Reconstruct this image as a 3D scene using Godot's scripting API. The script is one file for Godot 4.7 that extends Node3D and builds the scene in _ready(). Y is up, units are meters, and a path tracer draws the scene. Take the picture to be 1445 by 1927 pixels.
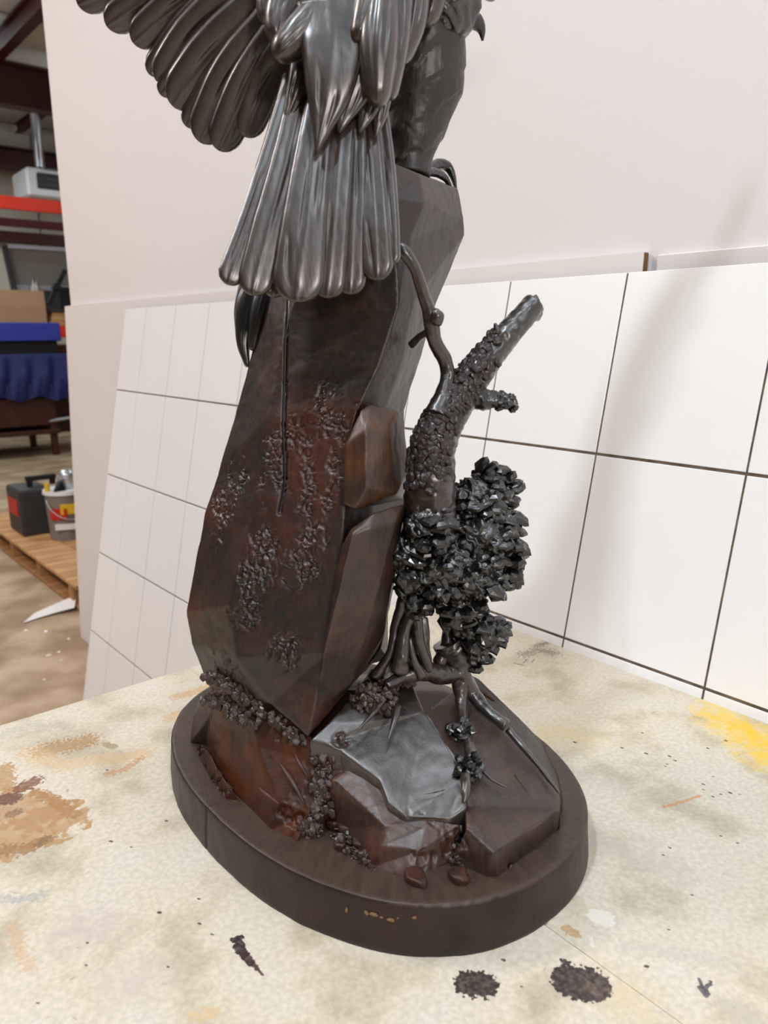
extends Node3D
# A carved wooden eagle on a rock, standing on a stained work table in a workshop.
# Units are metres, y up, floor at y = 0, the partition wall runs along x.

const F := 1411.0                        # focal length in pixels of a 1445 x 1927 frame
const EYE := Vector3(0, 1.36, 0)
const TABLE_Y := 0.86
const PLINTH_Y := 0.908                  # top of the oval plinth
const MID := Vector3(-0.596, 0, -0.472)  # centre of the plinth
const FACE := Vector3(0.784, 0, 0.62)    # horizontal direction from the plinth to the viewer's side

var cam_basis: Basis
var names := {}
var M := {}
var rng := RandomNumberGenerator.new()
var n_big := FastNoiseLite.new()
var n_mid := FastNoiseLite.new()
var n_fine := FastNoiseLite.new()
var n_cell := FastNoiseLite.new()
var flakes: Array[ArrayMesh] = []

# ---------------------------------------------------------------- camera, light, scene
const LAMP_A := Vector3(-0.15, 4.25, 1.3)
const LAMP_B := Vector3(2.5, 2.1, 0.7)
const E_A := 15.0
const E_B := 8.0
const E_C := 5.0

func _ready() -> void:
	rng.seed = 20
	cam_basis = Basis(Vector3.UP, deg_to_rad(49.66)) * Basis(Vector3.RIGHT, deg_to_rad(-13.28)) * Basis(Vector3.BACK, deg_to_rad(-0.25))
	var cam := Camera3D.new()
	cam.name = "camera"
	cam.transform = Transform3D(cam_basis, EYE)
	var lens := CameraAttributesPhysical.new()
	lens.frustum_focal_length = 17.57
	lens.frustum_focus_distance = 0.86
	lens.exposure_aperture = 5.0
	cam.attributes = lens
	cam.fov = 68.65
	cam.keep_aspect = Camera3D.KEEP_HEIGHT
	cam.near = 0.05
	cam.far = 60.0
	add_child(cam)
	cam.current = true
	var env := Environment.new()
	env.background_mode = Environment.BG_COLOR
	env.background_color = Color(0.02, 0.02, 0.02)
	env.tonemap_mode = Environment.TONE_MAPPER_LINEAR
	env.tonemap_exposure = 0.475
	env.sdfgi_enabled = true
	env.ssao_enabled = true
	env.ssil_enabled = true
	var we := WorldEnvironment.new()
	we.name = "environment"
	we.environment = env
	add_child(we)
	n_big.frequency = 22.0
	n_big.fractal_octaves = 3
	n_mid.frequency = 130.0
	n_mid.fractal_octaves = 3
	n_mid.seed = 4
	n_fine.frequency = 160.0
	n_fine.seed = 9
	n_cell.noise_type = FastNoiseLite.TYPE_CELLULAR
	n_cell.frequency = 125.0
	n_cell.seed = 2
	n_cell.fractal_type = FastNoiseLite.FRACTAL_NONE
	n_cell.cellular_return_type = FastNoiseLite.RETURN_DISTANCE
	n_cell.cellular_jitter = 0.9
	make_materials()
	build_lights()
	build_room()
	build_partition_boards()
	build_tile_panel()
	build_table()
	make_flakes()
	build_sculpture()
	build_background()

# ---------------------------------------------------------------- measuring
func ray(px: float, py: float) -> Vector3:
	return cam_basis * Vector3(px - 722.5, 963.5 - py, -F)

func at(px: float, py: float, d: float) -> Vector3:      # a point d metres in front of the sculpture's middle plane
	var r := ray(px, py)
	var q := MID + FACE * d - EYE
	q.y = 0
	return EYE + r * (q.dot(FACE) / r.dot(FACE))

func on_y(px: float, py: float, y: float) -> Vector3:
	var r := ray(px, py)
	return EYE + r * ((y - EYE.y) / r.y)

func on_z(px: float, py: float, z: float) -> Vector3:
	var r := ray(px, py)
	return EYE + r * (z / r.z)

func on_x(px: float, py: float, x: float) -> Vector3:
	var r := ray(px, py)
	return EYE + r * (x / r.x)

func lin(r: float, g: float, b: float) -> Color:
	return Color(r / 255.0, g / 255.0, b / 255.0).srgb_to_linear()

# ---------------------------------------------------------------- nodes
func numbered(called: String) -> String:
	if not names.has(called):
		names[called] = 0
		return called
	names[called] += 1
	return "%s_%03d" % [called, names[called]]

func thing(called: String, label: String, category: String, where := Vector3.ZERO, group := "") -> Node3D:
	var o := Node3D.new()
	o.name = numbered(called)
	o.position = where
	add_child(o, true)
	o.set_meta("label", label)
	o.set_meta("category", category)
	if group:
		o.set_meta("group", group)
	return o

func put(called: String, m: Mesh, mat: Material, parent: Node = null) -> MeshInstance3D:
	var o := MeshInstance3D.new()
	if parent == null:
		o.name = numbered(called)
		add_child(o, true)
	else:
		o.name = called
		parent.add_child(o, true)
		var up := Vector3.ZERO
		var q := parent
		while q is Node3D and q != self:
			up += (q as Node3D).position
			q = q.get_parent()
		o.position = -up
	o.mesh = m
	o.material_override = mat
	o.cast_shadow = GeometryInstance3D.SHADOW_CASTING_SETTING_ON
	return o

func struct(called: String, m: Mesh, mat: Material, label := "") -> MeshInstance3D:
	var o := put(called, m, mat)
	o.set_meta("kind", "structure")
	if label:
		o.set_meta("label", label)
	return o

# ---------------------------------------------------------------- mesh tools (a shape is [PackedVector3Array, PackedInt32Array])
func volume(v: PackedVector3Array, t: PackedInt32Array) -> float:
	var s := 0.0
	for i in range(0, t.size(), 3):
		s += v[t[i]].dot(v[t[i + 1]].cross(v[t[i + 2]]))
	return s

func smooth_normals(v: PackedVector3Array, t: PackedInt32Array) -> PackedVector3Array:
	var n := PackedVector3Array()
	n.resize(v.size())
	for i in range(0, t.size(), 3):
		var a := t[i]
		var b := t[i + 1]
		var c := t[i + 2]
		var k := (v[b] - v[a]).cross(v[c] - v[a])
		n[a] += k
		n[b] += k
		n[c] += k
	for i in n.size():
		n[i] = n[i].normalized()
	return n

func centred(v: PackedVector3Array) -> PackedVector3Array:
	var c := Vector3.ZERO
	for p in v:
		c += p
	c /= maxf(1.0, v.size())
	var w := PackedVector3Array()
	for p in v:
		w.append(p - c)
	return w

func outward(s: Array) -> Array:
	var v: PackedVector3Array = s[0]
	var t: PackedInt32Array = s[1]
	if volume(centred(v), t) < 0.0:
		t = t.duplicate()
		t.reverse()
	return [v, t]

func mesh_of(s: Array, color = null, flat := false, turn := true) -> ArrayMesh:
	if turn:
		s = outward(s)
	var v: PackedVector3Array = s[0]
	var t: PackedInt32Array = s[1]
	if flat:
		var v2 := PackedVector3Array()
		var t2 := PackedInt32Array()
		for i in t.size():
			v2.append(v[t[i]])
			t2.append(i)
		v = v2
		t = t2
	var n := smooth_normals(v, t)
	var cw := t.duplicate()
	cw.reverse()
	var a := []
	a.resize(Mesh.ARRAY_MAX)
	a[Mesh.ARRAY_VERTEX] = v
	a[Mesh.ARRAY_NORMAL] = n
	a[Mesh.ARRAY_INDEX] = cw
	if s.size() > 2:
		a[Mesh.ARRAY_TEX_UV] = s[2]
	if color != null:
		var c := PackedColorArray()
		c.resize(v.size())
		for i in v.size():
			c[i] = color.call(v[i], n[i])
		a[Mesh.ARRAY_COLOR] = c
	var m := ArrayMesh.new()
	m.add_surface_from_arrays(Mesh.PRIMITIVE_TRIANGLES, a)
	return m

func join(parts: Array) -> Array:
	var v := PackedVector3Array()
	var t := PackedInt32Array()
	for s in parts:
		var o := outward(s)
		var k := v.size()
		v.append_array(o[0])
		for i in o[1]:
			t.append(i + k)
	return [v, t]

func moved(s: Array, x: Transform3D) -> Array:
	return [x * (s[0] as PackedVector3Array), s[1]]

func refine(s: Array, most: float, spots: Array = [], finest := 0.0) -> Array:
	var v: PackedVector3Array = (s[0] as PackedVector3Array).duplicate()
	var t: PackedInt32Array = s[1]
	var m2 := most * most
	var near := PackedByteArray()
	for pass_ in 9:
		var mids := {}
		var out := PackedInt32Array()
		var any := false
		for i in range(0, t.size(), 3):
			var e := [t[i], t[i + 1], t[i + 2]]
			var m := [-1, -1, -1]
			var cuts := 0
			for k in 3:
				var a: int = e[k]
				var b: int = e[(k + 1) % 3]
				var l2 := v[a].distance_squared_to(v[b])
				var lim := m2
				if finest > 0.0 and l2 > finest * finest and l2 <= m2:
					while near.size() < v.size():
						var hit := 0
						for q in spots:
							if v[near.size()].distance_squared_to(q[0]) < q[1] * q[1]:
								hit = 1
								break
						near.append(hit)
					if near[a] or near[b]:
						lim = finest * finest
				if l2 > lim:
					var key := mini(a, b) * 4000000 + maxi(a, b)
					if not mids.has(key):
						mids[key] = v.size()
						v.append((v[a] + v[b]) * 0.5)
					m[k] = mids[key]
					cuts += 1
			if cuts == 0:
				out.append_array(PackedInt32Array(e))
				continue
			any = true
			if cuts == 3:
				out.append_array(PackedInt32Array([e[0], m[0], m[2], m[0], e[1], m[1], m[2], m[1], e[2], m[0], m[1], m[2]]))
			elif cuts == 2:
				var k := 0
				while m[k] != -1:
					k += 1
				# edge k is whole: a = e[k], b = e[k+1], c = e[k+2]
				var a: int = e[k]
				var b: int = e[(k + 1) % 3]
				var c: int = e[(k + 2) % 3]
				var mb: int = m[(k + 1) % 3]
				var mc: int = m[(k + 2) % 3]
				out.append_array(PackedInt32Array([c, mc, mb]))
				if v[a].distance_squared_to(v[mb]) < v[b].distance_squared_to(v[mc]):
					out.append_array(PackedInt32Array([a, mb, mc, a, b, mb]))
				else:
					out.append_array(PackedInt32Array([a, b, mc, b, mb, mc]))
			else:
				var k := 0
				while m[k] == -1:
					k += 1
				out.append_array(PackedInt32Array([e[k], m[k], e[(k + 2) % 3], m[k], e[(k + 1) % 3], e[(k + 2) % 3]]))
		t = out
		if not any:
			break
	return [v, t]

func soften(s: Array, times: int, by := 0.5) -> Array:
	var v: PackedVector3Array = s[0]
	var t: PackedInt32Array = s[1]
	for k in times:
		var sum := PackedVector3Array()
		sum.resize(v.size())
		var cnt := PackedFloat32Array()
		cnt.resize(v.size())
		for i in range(0, t.size(), 3):
			var a := t[i]
			var b := t[i + 1]
			var c := t[i + 2]
			sum[a] += v[b] + v[c]
			sum[b] += v[c] + v[a]
			sum[c] += v[a] + v[b]
			cnt[a] += 2.0
			cnt[b] += 2.0
			cnt[c] += 2.0
		for i in v.size():
			if cnt[i] > 0.0:
				v[i] = v[i].lerp(sum[i] / cnt[i], by)
	return [v, t]

func displace(s: Array, f: Callable) -> Array:
	s = outward(s)
	var v: PackedVector3Array = s[0]
	var n := smooth_normals(v, s[1])
	var w := v.duplicate()
	for i in v.size():
		w[i] = v[i] + n[i] * f.call(v[i])
	return [w, s[1]]

func hull(p: Array) -> Array:                            # convex hull of a handful of points, brute force
	var pts := PackedVector3Array()
	for q in p:
		pts.append(q + Vector3(rng.randf() - 0.5, rng.randf() - 0.5, rng.randf() - 0.5) * 0.0004)
	var t := PackedInt32Array()
	var n := pts.size()
	for i in n:
		for j in range(i + 1, n):
			for k in range(j + 1, n):
				var nn := (pts[j] - pts[i]).cross(pts[k] - pts[i])
				var above := 0
				var below := 0
				for m in n:
					if m == i or m == j or m == k:
						continue
					if nn.dot(pts[m] - pts[i]) > 0.0:
						above += 1
					else:
						below += 1
					if above and below:
						break
				if above == 0:
					t.append_array(PackedInt32Array([i, j, k]))
				elif below == 0:
					t.append_array(PackedInt32Array([i, k, j]))
	return [pts, t]

func facets(verts: Array, faces: Array) -> Array:        # a solid from corners (px, py, height over the plinth) and the outlines of its faces
	var v := PackedVector3Array()
	var flat := PackedVector2Array()
	var low := PackedInt32Array()
	for q in verts:
		v.append(on_y(q[0], q[1], PLINTH_Y - 0.002 + q[2]))
		flat.append(Vector2(q[0], q[1]))
	for i in verts.size():
		if verts[i][2] < 0.001:
			low.append(i)
		else:
			low.append(v.size())
			v.append(Vector3(v[i].x, PLINTH_Y - 0.002, v[i].z))
	var t := PackedInt32Array()
	for f in faces:
		var pl := PackedVector2Array()
		for i in f:
			pl.append(flat[i])
		var tri := Geometry2D.triangulate_polygon(pl)
		for k in range(0, tri.size(), 3):
			var a: int = f[tri[k]]
			var b: int = f[tri[k + 1]]
			var c: int = f[tri[k + 2]]
			if (v[b] - v[a]).cross(v[c] - v[a]).dot(EYE - v[a]) < 0.0:
				var e := b
				b = c
				c = e
			t.append_array(PackedInt32Array([a, b, c]))
	var edges := {}
	for k in range(0, t.size(), 3):
		for j in 3:
			edges[Vector2i(t[k + j], t[k + (j + 1) % 3])] = true
	var n := t.size()
	for e in edges:
		if not edges.has(Vector2i(e.y, e.x)):
			if low[e.x] != e.x:
				t.append_array(PackedInt32Array([e.y, e.x, low[e.x]]))
			if low[e.y] != e.y:
				t.append_array(PackedInt32Array([e.y, low[e.x], low[e.y]]))
	for k in range(0, n, 3):
		t.append_array(PackedInt32Array([low[t[k]], low[t[k + 2]], low[t[k + 1]]]))
	return [v, t]

func loft(rings: Array, closed_ends := true) -> Array:
	var v := PackedVector3Array()
	var t := PackedInt32Array()
	var k: int = rings[0].size()
	for r in rings:
		for p in r:
			v.append(p)
	for i in rings.size() - 1:
		for j in k:
			var a := i * k + j
			var b := i * k + (j + 1) % k
			t.append_array(PackedInt32Array([a, b, a + k, b, b + k, a + k]))
	if closed_ends:
		for e in [0, rings.size() - 1]:
			var c := Vector3.ZERO
			for p in rings[e]:
				c += p
			v.append(c / k)
			for j in k:
				var a: int = e * k + j
				var b: int = e * k + (j + 1) % k
				t.append_array(PackedInt32Array([v.size() - 1, b, a] if e == 0 else [v.size() - 1, a, b]))
	return [v, t]

func box(lo: Vector3, hi: Vector3, bevel := 0.0) -> Array:
	var c := minf(bevel, 0.45 * minf(hi.x - lo.x, minf(hi.y - lo.y, hi.z - lo.z)))
	var rings := []
	for e in [[lo.y, c], [lo.y + c, 0.0], [hi.y - c, 0.0], [hi.y, c]]:
		if c == 0.0 and (e[0] == lo.y and rings.size() == 1 or rings.size() == 2):
			continue
		var i: float = e[1]
		var r := []
		if c > 0.0:
			for q in [[lo.x + i, lo.z + c], [lo.x + c, lo.z + i], [hi.x - c, lo.z + i], [hi.x - i, lo.z + c], [hi.x - i, hi.z - c], [hi.x - c, hi.z - i], [lo.x + c, hi.z - i], [lo.x + i, hi.z - c]]:
				r.append(Vector3(q[0], e[0], q[1]))
		else:
			for q in [[lo.x, lo.z], [hi.x, lo.z], [hi.x, hi.z], [lo.x, hi.z]]:
				r.append(Vector3(q[0], e[0], q[1]))
		rings.append(r)
	return loft(rings)

func box_mesh(lo: Vector3, hi: Vector3, bevel := 0.0) -> ArrayMesh:
	return mesh_of(box(lo, hi, bevel), null, true)

func beam(a: Vector3, b: Vector3, w: float, h: float) -> Array:   # a square bar from a to b
	var t := (b - a).normalized()
	var s := t.cross(Vector3.UP if absf(t.y) < 0.9 else Vector3.RIGHT).normalized()
	var u := s.cross(t)
	var rings := []
	for p in [a, b]:
		rings.append([p - s * w / 2 - u * h / 2, p + s * w / 2 - u * h / 2, p + s * w / 2 + u * h / 2, p - s * w / 2 + u * h / 2])
	return loft(rings)

func i_beam(a: Vector3, b: Vector3, w: float, h: float) -> Array:
	var u := Vector3.UP
	return join([beam(a, b, 0.02, h), beam(a + u * h / 2, b + u * h / 2, w, 0.025), beam(a - u * h / 2, b - u * h / 2, w, 0.025)])

func curve(p: Array, count: int) -> Array:               # Catmull-Rom through rows of numbers
	var out := []
	var n := p.size()
	for i in count:
		var f := float(i) / (count - 1) * (n - 1)
		var k := mini(int(f), n - 2)
		var t := f - k
		var row := []
		for c in p[0].size():
			var p1: float = p[k][c]
			var p2: float = p[k + 1][c]
			var p0: float = p[k - 1][c] if k > 0 else 2.0 * p1 - p2
			var p3: float = p[k + 2][c] if k + 2 < n else 2.0 * p2 - p1
			row.append(0.5 * (2.0 * p1 + (p2 - p0) * t + (2.0 * p0 - 5.0 * p1 + 4.0 * p2 - p3) * t * t + (3.0 * p1 - p0 - 3.0 * p2 + p3) * t * t * t))
		out.append(row)
	return out

func scale_at(p: Vector3) -> float:                      # metres per pixel at p
	return -(cam_basis.inverse() * (p - EYE)).z / F

func tube(p: Array, sides := 12, each := 9, rough := 0.0, squash := 1.0) -> Array:   # rows px, py, d, radius in pixels
	var rows := curve(p, (p.size() - 1) * each + 1)
	var pts := []
	for r in rows:
		pts.append(at(r[0], r[1], r[2]))
	var rings := []
	for i in pts.size():
		var t: Vector3 = (pts[mini(i + 1, pts.size() - 1)] - pts[maxi(i - 1, 0)]).normalized()
		var s := t.cross((EYE - pts[i]).normalized()).normalized()
		var u := s.cross(t)
		var rad: float = maxf(rows[i][3], 0.6) * scale_at(pts[i])
		var ring := []
		for j in sides:
			var an := TAU * j / sides
			var q: Vector3 = pts[i] + (s * cos(an) + u * sin(an) * squash) * rad
			if rough > 0.0:
				q += (q - pts[i]) * rough * n_fine.get_noise_3dv(q * 1.0)
			ring.append(q)
		rings.append(ring)
	return loft(rings)

func blob(c: Vector3, r: Vector3, bumps := 0.15, seg := 14) -> Array:
	var rings := []
	for i in range(1, seg):
		var a := PI * i / seg
		var ring := []
		for j in seg * 2:
			var b := TAU * j / (seg * 2)
			var dir := Vector3(sin(a) * cos(b), cos(a), sin(a) * sin(b))
			var q := c + dir * r
			ring.append(q + dir * bumps * r.x * n_mid.get_noise_3dv(q))
		rings.append(ring)
	return loft(rings)

# a feather: rows px, py, d, half width in pixels, from root to tip; rounded at the tip, domed in front
func blade(p: Array, thick := 0.006, roll := 0.0, slits: Array = [], tip := 1.0, flat := 4.0, each := 12) -> Array:
	var count := (p.size() - 1) * each + 1
	var rows := curve(p, count)
	var pts := []
	var run := [0.0]
	for r in rows:
		pts.append(at(r[0], r[1], r[2]))
	for i in range(1, count):
		run.append(run[i - 1] + pts[i].distance_to(pts[i - 1]))
	var whole: float = run[count - 1]
	var nu := 21
	var rings := []
	# extra stations near the tip so that it rounds well
	var st := []
	for i in count:
		st.append(float(i))
	var extra := []
	for e in [0.35, 0.6, 0.8, 0.92, 0.98]:
		extra.append(count - 2 + e)
	st = st.slice(0, count - 1) + extra + [float(count - 1)]
	for f in st:
		var k := mini(int(f), count - 2)
		var w: float = f - k
		var c: Vector3 = pts[k].lerp(pts[k + 1], w)
		var t: Vector3 = (pts[mini(k + 2, count - 1)] - pts[maxi(k - 1, 0)]).normalized()
		var s := t.cross((EYE - c).normalized()).normalized()
		var u := s.cross(t)
		if roll != 0.0:
			s = s.rotated(t, roll)
			u = u.rotated(t, roll)
		var hw: float = lerpf(rows[k][3], rows[k + 1][3], w) * scale_at(c)
		var s_run: float = lerpf(run[k], run[k + 1], w)
		var left := (whole - s_run) / (hw * tip + 1e-6)
		var taper := 1.0
		if left < 1.0:
			taper = maxf(0.03, sqrt(maxf(0.0, 1.0 - (1.0 - left) * (1.0 - left))))
		var frac := s_run / whole
		var ring := []
		for j in nu:
			var x := -1.0 + 2.0 * j / (nu - 1)
			var lift := thick * pow(maxf(0.0, 1.0 - pow(absf(x), flat)), 0.55) * (0.25 + 0.75 * taper)
			lift += 0.0005 * exp(-pow(x / 0.1, 2.0))
			for sl in slits:
				var dx: float = (x - sl[2] - (frac - sl[0]) * sl[3]) / 0.06
				if frac > sl[0] and frac < sl[1]:
					lift -= 0.0019 * exp(-dx * dx) * sin(PI * (frac - sl[0]) / (sl[1] - sl[0]))
			ring.append(c + s * x * hw * taper + u * lift)
		for j in range(nu - 2, 0, -1):
			var x := -1.0 + 2.0 * j / (nu - 1)
			ring.append(c + s * x * hw * taper - u * 0.0025 * pow(maxf(0.0, 1.0 - x * x), 0.5) * taper)
		rings.append(ring)
	return loft(rings)

func make_flakes() -> void:                              # chips of carved wood, about one unit long, pointing along +z
	for k in 7:
		var o := []
		for q in [[-0.28, 0.0], [-0.5, 0.45], [-0.36, 0.85], [-0.05, 1.05], [0.3, 0.92], [0.5, 0.5], [0.26, 0.0]]:
			o.append(Vector3(q[0] + rng.randf_range(-0.12, 0.12), 0, q[1] + rng.randf_range(-0.12, 0.12)))
		var rings := []
		for e in [[-0.2, 0.7], [-0.06, 1.0], [0.1, 0.92], [0.22, 0.5]]:
			var r := []
			for q in o:
				r.append(Vector3(q.x * e[1], e[0] + 0.12 * sin(q.z * 2.5 + k) , lerpf(0.5, q.z, e[1])))
			rings.append(r)
		flakes.append(mesh_of(loft(rings), null, true))

func basis_to(forward: Vector3, up: Vector3, size: float) -> Basis:
	var z := forward.normalized()
	var x := up.cross(z).normalized()
	if x.length() < 0.5:
		x = Vector3.RIGHT
	return Basis(x, z.cross(x), z).scaled(Vector3.ONE * size)

func add_flake(called: String, parent: Node3D, p: Vector3, forward: Vector3, up: Vector3, size: float, mat: Material) -> void:
	var o := MeshInstance3D.new()
	o.name = called
	o.mesh = flakes[rng.randi() % flakes.size()]
	o.material_override = mat
	parent.add_child(o, true)
	var base := Vector3.ZERO
	var q: Node = parent
	while q is Node3D and q != self:
		base += (q as Node3D).position
		q = q.get_parent()
	o.transform = Transform3D(basis_to(forward, up, size), p - base)

func crust(called: String, parent: Node3D, rows: Array, count: int, spread: float, size: float, mat: Material) -> void:
	# scale-like chisel chips along a line (rows px, py, d), all one carved crust
	var parts := []
	var pts := curve(rows, 40)
	for k in count:
		var r: Array = pts[rng.randi() % 40]
		var p := at(r[0] + rng.randfn(0, spread), r[1] + rng.randfn(0, spread * 0.6), r[2] + rng.randf_range(-0.004, 0.0005))
		var f := (Vector3(0, -1, 0) + FACE * rng.randf_range(-0.1, 0.5) + Vector3(rng.randf_range(-0.6, 0.6), 0, rng.randf_range(-0.6, 0.6))).normalized()
		var up := (FACE + Vector3(0, 0.6, 0) + Vector3(rng.randf_range(-0.4, 0.4), rng.randf_range(-0.4, 0.4), rng.randf_range(-0.4, 0.4))).normalized()
		var src := flakes[rng.randi() % flakes.size()].surface_get_arrays(0)
		var x := Transform3D(basis_to(f, up, size * rng.randf_range(0.6, 1.3)), p)
		x = x * Transform3D(Basis.from_scale(Vector3(1.0, 0.7, 1.1)), Vector3.ZERO)
		parts.append(moved([src[Mesh.ARRAY_VERTEX], src[Mesh.ARRAY_INDEX]], x))
	var o := put(called, mesh_of(join(parts), null, true, false), mat, parent)
	o.set_meta("kind", "stuff")

# ---------------------------------------------------------------- materials
func noise_tex(freq: float, lo: Color, hi: Color, size := 512, kind := FastNoiseLite.TYPE_SIMPLEX_SMOOTH, oct := 4, a := 0.0, b := 1.0) -> NoiseTexture2D:
	var n := FastNoiseLite.new()
	n.noise_type = kind
	n.frequency = freq
	n.fractal_octaves = oct
	n.seed = rng.randi() % 9999
	var t := NoiseTexture2D.new()
	t.width = size
	t.height = size
	t.seamless = true
	t.noise = n
	var g := Gradient.new()
	g.offsets = PackedFloat32Array([a, b])
	g.colors = PackedColorArray([lo, hi])
	t.color_ramp = g
	return t

func plain(color: Color, rough: float, spec := 0.5) -> StandardMaterial3D:
	var m := StandardMaterial3D.new()
	m.albedo_color = color
	m.roughness = rough
	m.metallic_specular = spec
	return m

func textured(m: StandardMaterial3D, tex: Texture2D, scale: Vector3, bump: Texture2D = null, cm := 0.0, in_world := true) -> StandardMaterial3D:
	m.uv1_triplanar = true
	m.uv1_world_triplanar = in_world
	m.uv1_scale = scale
	if tex:
		m.albedo_texture = tex
	if bump:
		m.heightmap_enabled = true
		m.heightmap_texture = bump
		m.heightmap_scale = cm
	return m

func make_materials() -> void:
	var grey := Color(0.72, 0.72, 0.72)
	var grain := noise_tex(0.02, Color(0.62, 0.6, 0.58), Color.WHITE, 512, FastNoiseLite.TYPE_SIMPLEX_SMOOTH, 5)
	var bumps := noise_tex(0.03, Color.BLACK, Color.WHITE, 512, FastNoiseLite.TYPE_SIMPLEX_SMOOTH, 5)
	var dust := noise_tex(0.16, Color(0.7, 0.68, 0.66), Color(1.0, 1.0, 1.0), 512, FastNoiseLite.TYPE_SIMPLEX_SMOOTH, 3, 0.3, 0.8)
	var fine := noise_tex(0.08, Color(0.93, 0.93, 0.93), Color.WHITE, 512)
	# varnished dark walnut of the bird: satin, with a thin gloss coat
	var w := textured(plain(Color(0.78, 0.76, 0.75), 0.42, 0.6), grain, Vector3(20, 3.2, 20), bumps, 0.022)
	w.vertex_color_use_as_albedo = true
	w.clearcoat_enabled = true
	w.clearcoat = 1.0
	w.clearcoat_roughness = 0.28
	M.bird = w
	w = w.duplicate()
	w.roughness = 0.48
	w.clearcoat = 0.2
	w.clearcoat_roughness = 0.33
	M.rock = w
	w = w.duplicate()
	w.clearcoat = 1.0
	w.clearcoat_roughness = 0.36
	w.metallic_specular = 0.7
	M.slab = w
	w = w.duplicate()
	w.roughness = 0.5
	w.metallic_specular = 0.45
	w.clearcoat = 0.12
	w.clearcoat_roughness = 0.33
	w.albedo_texture = dust
	w.uv1_scale = Vector3(16, 16, 16)
	M.dusty = w
	w = textured(plain(Color(0.085, 0.068, 0.063), 0.36, 0.55), grain, Vector3(12, 12, 12), bumps, 0.06)
	w.clearcoat_enabled = true
	w.clearcoat = 0.6
	w.clearcoat_roughness = 0.22
	M.leaf = w
	w = w.duplicate()
	w.albedo_color = Color(0.27, 0.18, 0.135)
	w.roughness = 0.5
	w.clearcoat = 0.15
	M.chip = w
	w = w.duplicate()
	w.albedo_color = Color(0.2, 0.143, 0.125)
	M.bark = w
	M.wall = textured(plain(Color(0.9, 0.885, 0.882), 0.7, 0.3), null, Vector3(2.2, 2.2, 2.2), bumps, 0.018)
	M.board = plain(Color(0.905, 0.885, 0.878), 0.45, 0.35)
	M.board_edge = textured(plain(Color(0.6, 0.44, 0.27), 0.85), noise_tex(0.12, Color(0.55, 0.5, 0.42), Color.WHITE, 256), Vector3(9, 9, 9))
	M.tile = plain(Color(0.945, 0.947, 0.947), 0.3, 0.5)
	M.groove = textured(plain(Color(0.52, 0.46, 0.39), 0.9), noise_tex(0.03, Color(0.55, 0.52, 0.5), Color.WHITE, 256), Vector3(3, 3, 3))
	var con := noise_tex(0.012, Color(0.78, 0.74, 0.68), Color(1.0, 1.0, 1.0), 1024, FastNoiseLite.TYPE_SIMPLEX_SMOOTH, 6, 0.25, 0.75)
	M.concrete = textured(plain(Color(0.74, 0.655, 0.55), 0.5, 0.4), con, Vector3(0.21, 0.21, 0.21))
	M.steel = plain(Color(0.27, 0.09, 0.085), 0.5)
	M.insulation = textured(plain(Color(0.86, 0.85, 0.8), 0.6), fine, Vector3(0.5, 0.5, 0.5))
	M.far_wall = textured(plain(Color(0.8, 0.77, 0.7), 0.7), fine, Vector3(0.5, 0.5, 0.5))
	M.near_wall = textured(plain(Color(0.4, 0.37, 0.34), 0.8), fine, Vector3(0.5, 0.5, 0.5))
	M.seam = plain(Color(0.5, 0.48, 0.43), 0.8)
	M.orange = plain(Color(0.93, 0.22, 0.1), 0.45)
	M.red_dark = plain(Color(0.3, 0.05, 0.04), 0.5)
	M.white = plain(Color(0.9, 0.9, 0.9), 0.4)
	M.black = plain(Color(0.06, 0.06, 0.065), 0.5)
	M.dark_grey = plain(Color(0.2, 0.2, 0.21), 0.5)
	M.grey = plain(Color(0.5, 0.48, 0.46), 0.35)
	M.alu = plain(Color(0.82, 0.83, 0.86), 0.3)
	M.alu.metallic = 0.7
	M.card = textured(plain(Color(0.74, 0.58, 0.43), 0.85), fine, Vector3(2, 2, 2))
	M.blue = plain(Color(0.2, 0.24, 0.62), 0.5)
	M.navy = plain(Color(0.09, 0.12, 0.36), 0.6)
	var plank := noise_tex(0.02, Color(0.78, 0.7, 0.6), Color.WHITE, 256)
	M.pine = textured(plain(Color(0.85, 0.68, 0.48), 0.7), plank, Vector3(3, 3, 0.6))
	M.pallet = textured(plain(Color(0.72, 0.55, 0.38), 0.75), plank, Vector3(3, 3, 0.6))
	M.brown_wood = textured(plain(Color(0.3, 0.15, 0.09), 0.45), plank, Vector3(3, 3, 3))
	M.paper = plain(Color(0.93, 0.91, 0.9), 0.7)
	M.red = plain(Color(0.75, 0.13, 0.1), 0.5)
	M.yellow = plain(Color(0.9, 0.75, 0.15), 0.5)
	M.gold = plain(Color(0.5, 0.38, 0.24), 0.6)
	var glow := plain(Color(0.95, 0.95, 0.95), 0.6)
	glow.emission_enabled = true
	glow.emission = Color(1.0, 0.97, 0.92)
	glow.emission_energy_multiplier = 2.0
	M.glow = glow

# colours of the wood itself, as linear values that vary with a slow noise
func tone(base: Color, other: Color, amount := 0.5) -> Callable:
	return func(p: Vector3, _n: Vector3) -> Color:
		var k := clampf(0.5 + amount * 1.6 * n_big.get_noise_3dv(p) + 0.35 * n_mid.get_noise_3dv(p), 0.0, 1.0)
		return base.lerp(other, k)

# ---------------------------------------------------------------- the table top's worn paint, as an image of 0.9 x 0.92 m
const TX0 := -1.02
const TZ0 := -0.975
const TW := 0.92
const TN := 1408

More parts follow.
